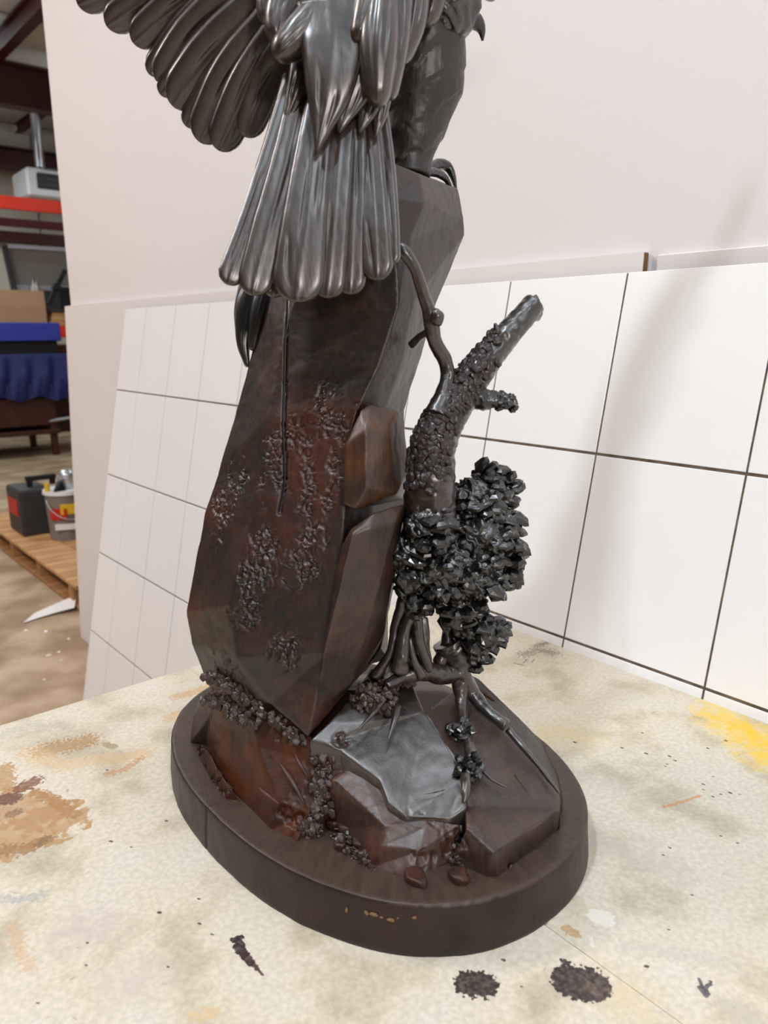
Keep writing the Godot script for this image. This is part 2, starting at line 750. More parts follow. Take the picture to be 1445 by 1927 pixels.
func table_image() -> ImageTexture:
	var a := FastNoiseLite.new()
	a.frequency = 0.006
	a.fractal_octaves = 5
	a.seed = 11
	var b := FastNoiseLite.new()
	b.frequency = 0.09
	b.fractal_octaves = 4
	b.seed = 5
	var ia := a.get_image(TN, TN, false, false, false).get_data()
	var ib := b.get_image(TN, TN, false, false, false).get_data()
	var d := PackedByteArray()
	d.resize(TN * TN * 3)
	var k := 0
	for i in TN * TN:
		var s := ia[i] - 128
		var f := (ib[i] - 128) * 0.12
		var dark := 0.0
		if s > 6:
			dark = (s - 6) * 0.36
		d[k] = int(clampf(206.0 + f - dark - s * 0.03, 0, 255))
		d[k + 1] = int(clampf(197.0 + f - dark - s * 0.04, 0, 255))
		d[k + 2] = int(clampf(179.0 + f - dark * 0.9 - s * 0.1, 0, 255))
		k += 3
	var w := FastNoiseLite.new()
	w.fractal_octaves = 5
	w.seed = 3
	w.frequency = 0.035
	var px := func(x: float, y: float) -> Vector2:
		var p := on_y(x, y, TABLE_Y)
		return Vector2((p.x - TX0) / TW * TN, (p.z - TZ0) / TW * TN)
	# a stain along a line of pixels: [points, half width in metres, colour, strength, raggedness, edge softness]
	var stains := [
		# large rusty stain at the near side
		[[[-30, 1585], [20, 1575], [60, 1560], [95, 1545]], 0.036, Color8(172, 134, 92), 0.85, 0.9, 0.12],
		[[[-20, 1520], [40, 1525], [70, 1530]], 0.034, Color8(170, 132, 92), 0.85, 0.8, 0.12],
		[[[0, 1600], [50, 1598], [85, 1580]], 0.009, Color8(140, 100, 62), 0.7, 1.2, 0.2],
		[[[68, 1492], [100, 1505], [140, 1533]], 0.0085, Color8(160, 118, 74), 0.85, 0.8, 0.2],
		[[[8, 1445], [12, 1475], [22, 1490]], 0.011, Color8(168, 128, 84), 0.8, 0.9, 0.2],
		[[[12, 1503], [22, 1502]], 0.013, Color8(92, 58, 46), 0.85, 0.6, 0.25],
		[[[42, 1482], [64, 1470]], 0.011, Color8(112, 72, 52), 0.85, 0.8, 0.25],
		[[[20, 1532], [34, 1528]], 0.007, Color8(120, 84, 66), 0.7, 0.8, 0.3],
		[[[70, 1590], [92, 1575]], 0.004, Color8(110, 92, 60), 0.6, 0.8, 0.3],
		# tan smears behind it
		[[[85, 1410], [120, 1405], [160, 1395]], 0.019, Color8(160, 126, 84), 0.8, 1.3, 0.25],
		[[[55, 1415], [85, 1430]], 0.016, Color8(205, 175, 132), 0.6, 1.4, 0.4],
		[[[110, 1440], [175, 1430], [230, 1425], [270, 1418]], 0.014, Color8(205, 172, 128), 0.6, 1.8, 0.4],
		[[[205, 1455], [240, 1445], [265, 1428]], 0.006, Color8(178, 130, 88), 0.6, 1.6, 0.4],
		[[[200, 1400], [214, 1405]], 0.006, Color8(150, 130, 98), 0.8, 0.6, 0.2],
		[[[335, 1310], [370, 1300], [388, 1294]], 0.011, Color8(198, 158, 108), 0.7, 1.2, 0.3],
		[[[322, 1352], [332, 1342]], 0.011, Color8(205, 168, 120), 0.6, 1.2, 0.3],
		[[[0, 1385], [60, 1362], [120, 1368]], 0.012, Color8(176, 170, 160), 0.5, 1.6, 0.6],
		[[[200, 1385], [235, 1352]], 0.006, Color8(186, 180, 170), 0.5, 1.4, 0.6],
		[[[5, 1690], [40, 1692], [78, 1684]], 0.006, Color8(150, 156, 158), 0.55, 1.6, 0.6],
		[[[140, 1750], [190, 1745]], 0.03, Color8(186, 176, 166), 0.6, 1.0, 0.9],
		[[[230, 1850], [280, 1835]], 0.03, Color8(192, 182, 170), 0.6, 1.0, 0.9],
		[[[20, 1740], [40, 1790], [60, 1820]], 0.006, Color8(198, 158, 120), 0.5, 1.6, 0.5],
		[[[370, 1912], [400, 1905]], 0.008, Color8(205, 178, 128), 0.6, 1.3, 0.5],
		# dark drips of stain
		[[[440, 1768], [452, 1765]], 0.0032, Color8(48, 38, 37), 1.0, 0.7, 0.06],
		[[[447, 1768], [455, 1778]], 0.003, Color8(52, 40, 38), 1.0, 0.7, 0.06],
		[[[447, 1781], [460, 1796]], 0.0042, Color8(50, 38, 37), 1.0, 0.5, 0.06],
		[[[460, 1796], [474, 1811]], 0.0034, Color8(54, 40, 38), 1.0, 0.5, 0.06],
		[[[474, 1811], [484, 1822]], 0.002, Color8(60, 44, 40), 1.0, 0.5, 0.06],
		[[[484, 1822], [495, 1834]], 0.0009, Color8(70, 50, 44), 1.0, 0.4, 0.06],
		[[[884, 1850], [908, 1852]], 0.0125, Color8(52, 42, 40), 1.0, 0.45, 0.05],
		[[[1076, 1846], [1110, 1852]], 0.0165, Color8(54, 44, 43), 1.0, 0.35, 0.04],
		[[[1060, 1808], [1066, 1811]], 0.003, Color8(54, 44, 43), 1.0, 0.8, 0.06],
		# pale splash, tan dab
		[[[1124, 1724], [1138, 1728]], 0.0095, Color8(226, 223, 212), 0.85, 0.4, 0.12],
		[[[1066, 1748], [1084, 1757]], 0.005, Color8(176, 142, 98), 0.8, 0.8, 0.2],
		[[[1112, 1765], [1115, 1780]], 0.0018, Color8(232, 226, 212), 0.7, 0.8, 0.3],
		# yellow over-spray by the back edge
		[[[1350, 1350], [1400, 1385], [1450, 1430]], 0.045, Color8(232, 190, 70), 0.9, 0.5, 1.0],
		[[[1400, 1365], [1450, 1400]], 0.028, Color8(238, 186, 46), 0.8, 0.5, 1.0],
		[[[1330, 1318], [1370, 1345]], 0.02, Color8(226, 200, 120), 0.7, 0.6, 0.9],
		[[[1020, 1380], [1060, 1375], [1100, 1390]], 0.04, Color8(206, 188, 142), 0.6, 0.8, 1.0],
		[[[1310, 1350], [1322, 1352]], 0.006, Color8(170, 158, 130), 0.6, 0.8, 0.5],
		# orange scratch, greyed wear
		[[[1250, 1518], [1285, 1508], [1316, 1497]], 0.0022, Color8(196, 138, 92), 0.8, 0.9, 0.35],
		[[[1120, 1580], [1190, 1600], [1260, 1640]], 0.03, Color8(186, 178, 166), 0.55, 1.2, 1.0],
		[[[1100, 1460], [1160, 1480]], 0.02, Color8(190, 182, 170), 0.5, 1.2, 1.0],
		[[[1180, 1780], [1280, 1795], [1380, 1815]], 0.012, Color8(188, 180, 168), 0.55, 1.0, 1.0],
		[[[1370, 1900], [1410, 1912]], 0.016, Color8(176, 168, 150), 0.6, 0.5, 0.5],
		[[[1180, 1880], [1190, 1890]], 0.03, Color8(212, 190, 146), 0.5, 0.8, 1.0],
		# scuffs near the back edge
		[[[985, 1232], [1010, 1222], [1040, 1228]], 0.012, Color8(108, 96, 88), 0.6, 1.8, 0.5],
		[[[1010, 1215], [1030, 1208]], 0.006, Color8(96, 86, 80), 0.6, 1.4, 0.4],
		[[[968, 1248], [984, 1251]], 0.0016, Color8(120, 108, 98), 0.8, 0.6, 0.3],
		[[[985, 1247], [992, 1240]], 0.0013, Color8(120, 108, 98), 0.8, 0.6, 0.3],
		[[[1000, 1246], [1006, 1240]], 0.0013, Color8(120, 108, 98), 0.8, 0.6, 0.3],
		# small grey printed leaf mark
		[[[1315, 1842], [1319, 1852], [1322, 1858]], 0.0014, Color8(84, 82, 86), 1.0, 0.0, 0.06],
		[[[1317, 1858], [1323, 1866], [1328, 1872]], 0.0022, Color8(84, 82, 86), 1.0, 0.0, 0.06],
		[[[1324, 1860], [1331, 1854], [1336, 1851]], 0.0016, Color8(84, 82, 86), 1.0, 0.0, 0.06],
		[[[1336, 1851], [1339, 1846], [1334, 1845]], 0.0007, Color8(84, 82, 86), 1.0, 0.0, 0.06],
		[[[1329, 1862], [1333, 1870]], 0.0014, Color8(84, 82, 86), 1.0, 0.0, 0.06],
	]
	for q in [[1080, 1396, 2.2], [1168, 1406, 1.6], [1214, 1417, 1.8], [1207, 1378, 1.3], [1258, 1422, 2.0], [1268, 1430, 1.8], [1253, 1437, 1.2], [1250, 1441, 1.0], [1330, 1407, 1.6], [1364, 1393, 1.8], [1340, 1460, 1.0], [1322, 1475, 1.6], [1321, 1485, 1.0], [1372, 1491, 2.0], [1355, 1494, 1.2], [1340, 1498, 1.4], [1390, 1494, 0.9], [299, 1716, 1.8], [374, 1737, 1.4], [163, 1773, 1.1], [161, 1815, 1.0], [208, 1582, 1.8], [312, 1544, 1.6], [246, 1593, 1.0], [373, 1690, 1.2], [70, 1886, 1.2], [945, 1805, 2.0], [1215, 1817, 2.0], [1256, 1748, 1.0], [980, 1855, 1.0], [1300, 1683, 1.2], [1258, 1594, 1.4], [1246, 1608, 1.3], [1385, 1585, 1.0], [1355, 1572, 1.2], [398, 1757, 1.3], [315, 1818, 1.1], [200, 1448, 1.3]]:
		stains.append([[[q[0], q[1]], [q[0] + 3, q[1] + 1]], q[2] * 0.00075, Color8(66, 56, 54), 0.95, 0.5, 0.2])
	var r2 := RandomNumberGenerator.new()
	r2.seed = 77
	for i in 130:                                        # hair-fine scratches and specks
		var x := r2.randf_range(0, 1440)
		var y := r2.randf_range(1330, 1920)
		var g := r2.randf_range(120, 176)
		stains.append([[[x, y], [x + r2.randf_range(-16, 16), y + r2.randf_range(-7, 7)]], r2.randf_range(0.00025, 0.0005), Color8(int(g), int(g * 0.94), int(g * 0.86)), 0.6, 0.9, 0.6])
	var mpp := TW / TN
	for s in stains:
		var pts: Array[Vector2] = []
		for q in s[0]:
			pts.append(px.call(q[0], q[1]))
		var rad: float = maxf(s[1] / mpp, 0.6)
		var reach: float = rad * (1.0 + 0.9 * s[4]) + 2.0
		var lo := pts[0]
		var hi := pts[0]
		for p in pts:
			lo = lo.min(p)
			hi = hi.max(p)
		var c: Color = s[2]
		for y in range(maxi(0, int(lo.y - reach)), mini(TN, int(hi.y + reach) + 1)):
			for x in range(maxi(0, int(lo.x - reach)), mini(TN, int(hi.x + reach) + 1)):
				var here := Vector2(x, y)
				var dist := 1e9
				for i in pts.size() - 1:
					dist = minf(dist, here.distance_to(Geometry2D.get_closest_point_to_segment(here, pts[i], pts[i + 1])))
				if dist > reach:
					continue
				var nn := w.get_noise_2d(x * (1.0 if rad > 40 else 3.2), y * (1.0 if rad > 40 else 3.2))
				var e: float = (1.0 - dist / rad + nn * s[4] * 0.9) / s[5]
				if e <= 0.0:
					continue
				var al: float = minf(1.0, e) * s[3] * (0.86 + 0.28 * nn)
				al = clampf(al, 0, 1)
				var at_ := (y * TN + x) * 3
				d[at_] = int(lerpf(d[at_], c.r8, al))
				d[at_ + 1] = int(lerpf(d[at_ + 1], c.g8, al))
				d[at_ + 2] = int(lerpf(d[at_ + 2], c.b8, al))
	return ImageTexture.create_from_image(Image.create_from_data(TN, TN, false, Image.FORMAT_RGB8, d))

# ---------------------------------------------------------------- the setting
func build_room() -> void:
	struct("floor", box_mesh(Vector3(-14.3, -0.2, -9.2), Vector3(6.2, 0, 7.2)), M.concrete, "stained brown concrete workshop floor")
	struct("ceiling", box_mesh(Vector3(-14.3, 4.7, -9.2), Vector3(6.2, 4.9, 7.2)), M.insulation, "white insulated workshop ceiling")
	struct("wall_far", box_mesh(Vector3(-14.2, 0, -9), Vector3(-14, 4.7, 7)), M.far_wall, "cream metal wall at the far end of the workshop")
	struct("wall_right", box_mesh(Vector3(6, 0, -9), Vector3(6.2, 4.7, 7)), M.near_wall)
	struct("wall_rear", box_mesh(Vector3(-14.2, 0, -9.2), Vector3(6.2, 4.7, -9)), M.far_wall)
	struct("wall_front", box_mesh(Vector3(-14.2, 0, 7), Vector3(6.2, 4.7, 7.2)), M.near_wall)
	struct("wall_partition", mesh_of(box(Vector3(-3.355, 0, -1.24), Vector3(5.9, 4.1, -1.12), 0.003), null, true), M.wall, "off-white plastered partition wall behind the sculpture")
	# ribs of the far wall and a girt across it
	for k in 12:
		struct("trim_1", box_mesh(Vector3(-14.0, 0, -7 + k * 0.9), Vector3(-13.985, 4.6, -6.97 + k * 0.9)), M.seam)
	var g := on_x(50, 447, -13.85)
	struct("trim_2", box_mesh(Vector3(-14, g.y - 0.075, -8.9), Vector3(-13.8, g.y + 0.075, 6.9)), M.steel, "maroon steel girt across the far wall")
	# roof steel
	var z1 := on_y(40, 55, 4.5).z
	var z2 := on_y(35, 252, 4.55).z
	for e in [["rafter", z1, 0.12, 0.2, 4.56], ["rafter", z1 + 3.6, 0.12, 0.2, 4.56], ["purlin", z2, 0.09, 0.12, 4.63], ["purlin", z2 - 2.3, 0.09, 0.12, 4.63], ["purlin", z1 + 1.8, 0.09, 0.12, 4.63]]:
		struct("trim_3", mesh_of(i_beam(Vector3(-13.9, e[4], e[1]), Vector3(5.9, e[4], e[1]), e[2], e[3]), null, true, false), M.steel, "maroon steel %s under the ceiling" % e[0])
	var gx := on_y(45, 207, 4.0).x
	struct("trim_4", mesh_of(i_beam(Vector3(gx, 4.24, -8.9), Vector3(gx, 4.24, 6.9), 0.2, 0.44), null, true, false), M.steel, "deep maroon girder crossing under the ceiling")
	var g2 := on_x(30, 300, -13.6)
	struct("trim_4", mesh_of(i_beam(Vector3(-13.6, g2.y, -8.9), Vector3(-13.6, g2.y, 6.9), 0.2, 0.3), null, true, false), M.steel, "maroon eave beam along the far wall")
	for k in 8:                                           # insulation seams
		struct("trim_5", box_mesh(Vector3(-13.9 + k * 1.5, 4.685, -8.9), Vector3(-13.87 + k * 1.5, 4.7, 6.9)), M.seam)

func lamp(called: String, label: String, p: Vector3, size: Vector2, energy: float, color := Color(0.9, 0.955, 1.0), aim := Vector3.DOWN, up_energy := 0.0) -> void:
	# a flat LED panel in a metal housing, its light just in front of the glowing face
	var o := thing(called, label, "lamp", p)
	var b := Basis.looking_at(aim, Vector3.FORWARD if absf(aim.y) > 0.9 else Vector3.UP)
	var x := Transform3D(b, p)
	put("housing", mesh_of(moved(box(Vector3(-size.x / 2 - 0.02, -size.y / 2 - 0.02, 0.004), Vector3(size.x / 2 + 0.02, size.y / 2 + 0.02, 0.07), 0.008), x), null, true), M.white, o)
	put("diffuser", mesh_of(moved(box(Vector3(-size.x / 2, -size.y / 2, -0.004), Vector3(size.x / 2, size.y / 2, 0.004)), x), null, true), M.glow, o)
	if p.y > 3.0 and absf(aim.y) > 0.9:
		put("rod", mesh_of(beam(p + Vector3(0, 0.06, 0), Vector3(p.x, 4.7, p.z), 0.02, 0.02), null, true), M.alu, o)
	else:
		put("stand", mesh_of(join([beam(Vector3(p.x, 0, p.z) - b * Vector3(0, 0, -0.09), p - b * Vector3(0, 0, -0.09), 0.03, 0.03), beam(p - b * Vector3(0, 0, -0.09), p - b * Vector3(0, 0, -0.02), 0.03, 0.03)]), null, true, false), M.black, o)
		for k in 3:
			var f := Vector3(p.x, 0.03, p.z) - b * Vector3(0, 0, -0.09)
			f.y = 0.012
			put("leg", mesh_of(beam(f + Vector3(0, 0.35, 0), f + Vector3(cos(k * 2.1), 0, sin(k * 2.1)) * 0.45, 0.02, 0.02), null, true), M.black, o)
	var l := AreaLight3D.new()
	l.name = "light"
	l.area_size = size
	l.light_energy = energy
	l.light_color = color
	l.area_range = 30.0
	l.area_attenuation = 2.0
	l.shadow_enabled = true
	l.transform = Transform3D(b, b * Vector3(0, 0, -0.012))
	o.add_child(l)
	if up_energy > 0.0:                                   # a pendant that also lights the ceiling
		put("upper_diffuser", mesh_of(moved(box(Vector3(-size.x / 2, -size.y / 2, 0.071), Vector3(size.x / 2, size.y / 2, 0.076)), x), null, true), M.glow, o)
		var l2: AreaLight3D = l.duplicate()
		l2.name = "up_light"
		l2.light_energy = up_energy
		var b2 := Basis.looking_at(Vector3.UP, Vector3.FORWARD)
		l2.transform = Transform3D(b2, Vector3(0, 0.085, 0))
		o.add_child(l2)

func build_lights() -> void:
	lamp("floodlight", "white square LED floodlight high behind the viewer on a stand", LAMP_A, Vector2(0.26, 0.26), E_A, Color(0.93, 0.965, 1.0), (Vector3(-0.55, 1.35, -0.5) - LAMP_A).normalized())
	lamp("worklight", "white square LED work light on a stand beside the table's right side", LAMP_B, Vector2(0.3, 0.3), E_B, Color(1.0, 0.96, 0.935), (Vector3(-0.9, 1.4, -0.6) - LAMP_B).normalized())
	var k := 0
	for q in [[0.2, -0.45, 0.9, 0.0, 0.6, 0.8], [2.5, 0.6, 1.5, 0.0, 0.6, 0.9], [-3.4, 1.7, 5.6, 0.8, 0.4, 1.5], [-7.6, -0.7, 2.4, 5.0, 0.4, 1.5], [-11.6, -1.5, 2.4, 5.0, 0.4, 1.5], [2.4, -4.5, 0.5, 0.5, 0.4, 1.5], [-5.6, -4.6, 1.6, 1.5, 0.4, 1.5], [-10.4, -5.2, 2.0, 2.0, 0.4, 1.5]]:
		lamp("ceiling_light", ["wide LED ceiling panel directly over the table", "wide LED ceiling panel over the table's right end", "long LED ceiling panel over the open floor", "long LED ceiling panel in front of the storage rack", "long LED ceiling panel near the far wall", "long LED ceiling panel behind the partition's right end", "long LED ceiling panel behind the partition's left end", "long LED ceiling panel beyond the storage rack's far post"][k], Vector3(q[0], 4.1, q[1]), Vector2(q[4], q[5]), E_C * q[2], Color(1.0, 0.945, 0.92) if k == 2 else Color(0.9, 0.955, 1.0), Vector3.DOWN, E_C * q[3])
		k += 1

func build_partition_boards() -> void:
	# white board leaning on the partition wall, and a shorter one past its sawn end
	var yt := 1.36 + 0.1245
	var o := thing("white_board", "tall white melamine board with a sawn brown end, leaning behind the tile panel", "board", Vector3(-2, 0, -1.05))
	var lean := 0.05
	var f := func(x: float, y: float, back: float) -> Vector3: return Vector3(x, y, -1.106 + lean * (yt - y) - back)
	var face := loft([[f.call(-3.39, 0.002, 0.0), f.call(-0.6735, 0.002, 0.0), f.call(-0.6735, 0.002, 0.011), f.call(-3.39, 0.002, 0.011)], [f.call(-3.39, yt, 0.0), f.call(-0.6735, yt, 0.0), f.call(-0.6735, yt, 0.011), f.call(-3.39, yt, 0.011)]])
	put("face", mesh_of(face, null, true), M.board, o)
	var e := loft([[f.call(-0.6735, 0.002, 0.0006), f.call(-0.672, 0.002, 0.0006), f.call(-0.672, 0.002, 0.0106), f.call(-0.6735, 0.002, 0.0106)], [f.call(-0.6735, yt - 0.001, 0.0006), f.call(-0.672, yt - 0.001, 0.0006), f.call(-0.672, yt - 0.001, 0.0106), f.call(-0.6735, yt - 0.001, 0.0106)]])
	var em := put("sawn_end", mesh_of(e, null, true), M.board_edge, o)
	em.set_meta("label", "brown sawn end")
	var o2 := put("wall_board", mesh_of(box(Vector3(-0.655, 0.0, -1.1195), Vector3(3.2, 1.36 + 0.119, -1.112), 0.0015), null, true), M.board)
	o2.set_meta("label", "low white board flat on the wall, starting just past the sawn brown end")
	o2.set_meta("category", "board")

func build_tile_panel() -> void:
	var o := thing("tile_panel", "large white panel of rectangular tiles with brown joints, leaning behind the table", "panel", Vector3(-1, 0, -1))
	var a := 0.2
	var u := Vector3(0, 1, -a).normalized()               # up along the panel
	var nn := Vector3(0, a, 1).normalized()
	var org := Vector3(0, TABLE_Y, -0.972)
	var P := func(x: float, s: float, out: float) -> Vector3: return org + Vector3(x, 0, 0) + u * s + nn * out
	var slab := func(x0: float, x1: float, s0: float, s1: float, o0: float, o1: float, bev: float) -> Array:
		var r := []
		for e in [[o0, 0.0], [o1 - bev, 0.0], [o1, bev]]:
			r.append([P.call(x0 + e[1], s0 + e[1], e[0]), P.call(x1 - e[1], s0 + e[1], e[0]), P.call(x1 - e[1], s1 - e[1], e[0]), P.call(x0 + e[1], s1 - e[1], e[0])])
		return loft(r)
	var s_floor := -TABLE_Y * 1.0198
	put("backing", mesh_of(slab.call(-2.695, 2.1, s_floor + 0.002, 0.6045, -0.004, 0.0, 0.0005), null, true), M.groove, o)
	var xs := [-2.695, -2.513, -2.289, -2.066]
	for k in 5:
		xs.append(-2.066 + (k + 1) * 0.228)
	xs[-1] = -0.9265
	for k in 13:
		xs.append(-0.6895 + k * 0.24)
	var ss := [0.605, 0.3185, 0.0125, -0.2775, -0.572, s_floor + 0.002]
	for i in xs.size() - 1:
		for j in ss.size() - 1:
			var g := 0.0017
			var gl := 0.0 if i == 0 else g
			put("tile", mesh_of(slab.call(xs[i] + gl, xs[i + 1] - g, ss[j + 1] + g * 1.3, ss[j] - (0.0 if j == 0 else g * 1.3), 0.0, 0.0022, 0.0009), null, true), M.tile, o)

func build_table() -> void:
	var o := thing("work_table", "cream painted work table top with brown, black and yellow stains under the sculpture", "table", Vector3(-0.2, 0, -0.3))
	var m := plain(Color.WHITE, 0.5, 0.4)
	m.albedo_texture = table_image()
	m.heightmap_enabled = true
	m.heightmap_texture = noise_tex(0.05, Color.BLACK, Color.WHITE, 512, FastNoiseLite.TYPE_SIMPLEX_SMOOTH, 4)
	m.heightmap_scale = 0.006
	m.resource_name = "table_paint"
	var sheet := func(lo: Vector3, hi: Vector3) -> ArrayMesh:
		var s := box(lo, hi, 0.0025)
		var v: PackedVector3Array = PackedVector3Array()
		var t := PackedInt32Array()
		s = outward(s)
		for i in s[1].size():
			v.append(s[0][s[1][i]])
			t.append(i)
		var uv := PackedVector2Array()
		for p in v:
			uv.append(Vector2((p.x - TX0) / TW, (p.z - TZ0) / TW) + Vector2(0, 0.0))
		return mesh_of([v, t, uv], null, false, false)
	put("top_sheet", sheet.call(Vector3(-1.017, TABLE_Y - 0.02, -0.9665), Vector3(1.42, TABLE_Y, -0.4655)), m, o)
	put("top_sheet", sheet.call(Vector3(-1.017, TABLE_Y - 0.02, -0.4648), Vector3(1.42, TABLE_Y, 0.25)), m, o)
	put("apron", box_mesh(Vector3(-0.99, TABLE_Y - 0.12, -0.76), Vector3(1.39, TABLE_Y - 0.02, 0.22), 0.004), M.pine, o)
	for q in [[-0.98, -0.68], [1.3, -0.68], [-0.98, 0.13], [1.3, 0.13]]:
		put("leg", box_mesh(Vector3(q[0], 0, q[1]), Vector3(q[0] + 0.08, TABLE_Y - 0.12, q[1] + 0.08), 0.004), M.pine, o)

func cyl(c: Vector3, r0: float, r1: float, h: float, seg := 24) -> Array:
	var rings := []
	for e in [[r0, 0.0], [r1, h]]:
		var r := []
		for j in seg:
			r.append(c + Vector3(cos(TAU * j / seg) * e[0], e[1], sin(TAU * j / seg) * e[0]))
		rings.append(r)
	return loft(rings)

func rod(a: Vector3, b: Vector3, r: float, seg := 8) -> Array:
	var t := (b - a).normalized()
	var s := t.cross(Vector3.UP if absf(t.y) < 0.9 else Vector3.RIGHT).normalized()
	var u := s.cross(t)
	var rings := []
	for p in [a, b]:
		var ring := []
		for j in seg:
			ring.append(p + (s * cos(TAU * j / seg) + u * sin(TAU * j / seg)) * r)
		rings.append(ring)
	return loft(rings)

func tag(o: Node, label: String, category: String) -> void:
	o.set_meta("label", label)
	o.set_meta("category", category)

func build_background() -> void:
	# pallet on the floor, its long side along x
	var dk := 0.135
	var o := thing("pallet", "low wooden pallet on the floor carrying a black heater and metal bucket", "pallet", Vector3(-4.7, 0, -1.6))
	var x0 := -5.75
	var x1 := -3.75
	for k in 5:
		put("deck_board", box_mesh(Vector3(x0, dk - 0.022, -1.14 - 0.235 * k - 0.228), Vector3(x1, dk, -1.14 - 0.235 * k), 0.003), M.pine, o)
	for k in 4:
		for j in 3:
			put("block", box_mesh(Vector3(x0 + 0.2 + k * 0.55, 0.02, -1.25 - j * 0.48), Vector3(x0 + 0.26 + k * 0.55, dk - 0.022, -1.15 - j * 0.48), 0.003), M.pallet, o)
	for j in 3:
		put("bottom_board", box_mesh(Vector3(x0 + 0.1, 0.001, -1.26 - j * 0.48), Vector3(x1, 0.02, -1.145 - j * 0.48), 0.002), M.pallet, o)
	# black heater box with a carrying handle
	var c := on_y(45, 1011, dk)
	var c2 := on_x(106, 1000, c.x)
	var top := on_x(41, 924, c.x).y
	var zr := c2.z
	o = thing("heater", "black sheet metal heater with top handle and red label, on the pallet", "heater", Vector3(c.x - 0.2, dk, (c.z + zr) / 2))
	put("body", box_mesh(Vector3(c.x - 0.3, dk, zr), Vector3(c.x, top, c.z), 0.012), M.dark_grey, o)
	put("side_label", box_mesh(Vector3(c.x - 0.27, dk + 0.12, c.z - 0.002), Vector3(c.x - 0.06, top - 0.07, c.z + 0.004)), M.red, o)
	put("handle", mesh_of(join([beam(Vector3(c.x - 0.12, top, c.z - 0.1), Vector3(c.x - 0.12, top + 0.05, c.z - 0.1), 0.03, 0.03), beam(Vector3(c.x - 0.12, top, c.z - 0.24), Vector3(c.x - 0.12, top + 0.05, c.z - 0.24), 0.03, 0.03), beam(Vector3(c.x - 0.12, top + 0.05, c.z - 0.08), Vector3(c.x - 0.12, top + 0.05, c.z - 0.26), 0.04, 0.03)]), null, true, false), M.black, o)
	put("plug_plate", box_mesh(Vector3(c.x - 0.004, dk + 0.03, c.z - 0.26), Vector3(c.x + 0.004, dk + 0.11, c.z - 0.19)), M.grey, o)
	# metal bucket with a lid
	var b := on_y(113, 1021, dk) + Vector3(-0.11, 0, -0.09)
	var h := 0.285
	o = thing("bucket", "grey metal paint bucket with white lid, wire handle and coloured label, on the pallet", "bucket", b)
	put("body", mesh_of(cyl(b, 0.105, 0.118, h), null, true), M.grey, o)
	put("lid", mesh_of(cyl(b + Vector3(0, h, 0), 0.128, 0.124, 0.022), null, true), M.white, o)
	for q in [[0.2, 0.1, 0.17, M.red, 0.05], [0.75, 0.09, 0.2, M.yellow, 0.05], [0.5, 0.05, 0.09, M.paper, 0.06]]:
		var an: float = q[0]
		var dir := Vector3(cos(-an + 0.9), 0, sin(-an + 0.9))
		var p := b + dir * 0.112 + Vector3(0, q[2], 0)
		put("label_patch", mesh_of(beam(p - dir.cross(Vector3.UP) * q[4], p + dir.cross(Vector3.UP) * q[4], 0.012, q[1] * 0.7), null, true), q[3], o)
	var hw := []
	for k in 13:
		var an := PI * k / 12
		hw.append(b + Vector3(0.126, 0, 0) * (0.35 + 0.65 * sin(an)) + Vector3(0, h - 0.03 - 0.12 * sin(an), 0.126 * cos(an)))
	var wire := []
	for k in 12:
		wire.append(rod(hw[k], hw[k + 1], 0.004, 6))
	put("wire_handle", mesh_of(join(wire), null, false, false), M.alu, o)
	var jc := b + Vector3(-0.02, h + 0.022, -0.03)
	o = thing("jar", "small shiny jar with a dome lid standing on the bucket", "jar", jc)
	put("body", mesh_of(cyl(jc, 0.05, 0.058, 0.07), null, true), M.alu, o)
	put("lid", mesh_of(blob(jc + Vector3(0, 0.08, 0), Vector3(0.05, 0.035, 0.05), 0.0, 8)), M.alu, o)
	var sp := b + Vector3(0.02, h + 0.022, 0.07)
	tag(put("rag", mesh_of(soften(refine(hull([sp, sp + Vector3(0.06, 0, 0.02), sp + Vector3(0.05, 0, -0.06), sp + Vector3(0, 0.06, -0.03), sp + Vector3(0.03, 0.07, -0.05), sp + Vector3(-0.02, 0, -0.05)]), 0.012), 2)), M.black), "black crumpled rag with the jar on top of the bucket", "rag")
	tag(put("yellow_cap", mesh_of(cyl(sp + Vector3(0.0, 0.0, 0.035), 0.016, 0.014, 0.05, 12), null, true), M.yellow), "little yellow cap beside the black rag on the bucket", "cap")
	# curled sheet of paper on the floor
	var rows := []
	for i in 11:
		var t := i / 10.0
		var p := on_y(lerpf(44, 141, t), lerpf(1174, 1152, t) - 3.0 * sin(PI * t), 0.0)
		var q := on_y(lerpf(66, 146, t), lerpf(1155, 1131, t), 0.0)
		rows.append([p + Vector3(0, 0.004 + 0.02 * t * t, 0), q + Vector3(0, 0.004 + 0.03 * t, 0), q + Vector3(0, 0.006 + 0.03 * t, 0), p + Vector3(0, 0.006 + 0.02 * t * t, 0)])
	tag(put("paper_sheet", mesh_of(loft(rows), null, true), M.paper), "curled white paper sheet lying on the concrete floor by the pallet", "paper")
	for q in [[45, 1187, 0.02], [92, 1188, 0.024], [126, 1202, 0.018], [90, 1235, 0.02], [112, 1226, 0.014], [86, 1278, 0.012], [116, 1243, 0.012]]:
		var p := on_y(q[0], q[1], 0.0)
		var cr := put("paper_scrap", mesh_of(moved(hull([Vector3(0, 0, 0), Vector3(1, 0, 0.2), Vector3(0.7, 0, -0.6), Vector3(0.3, 0.35, -0.2), Vector3(0.6, 0.3, -0.1), Vector3(-0.1, 0.1, -0.5)]), Transform3D(Basis(Vector3.UP, q[0]).scaled(Vector3.ONE * q[2]), p)), null, true), M.paper)
		tag(cr, "tiny pale paper scrap on the concrete floor near the curled sheet", "scrap")
		cr.set_meta("group", "paper scraps on the floor")
	# storage rack far behind: orange beams on uprights
	var rx := -9.6
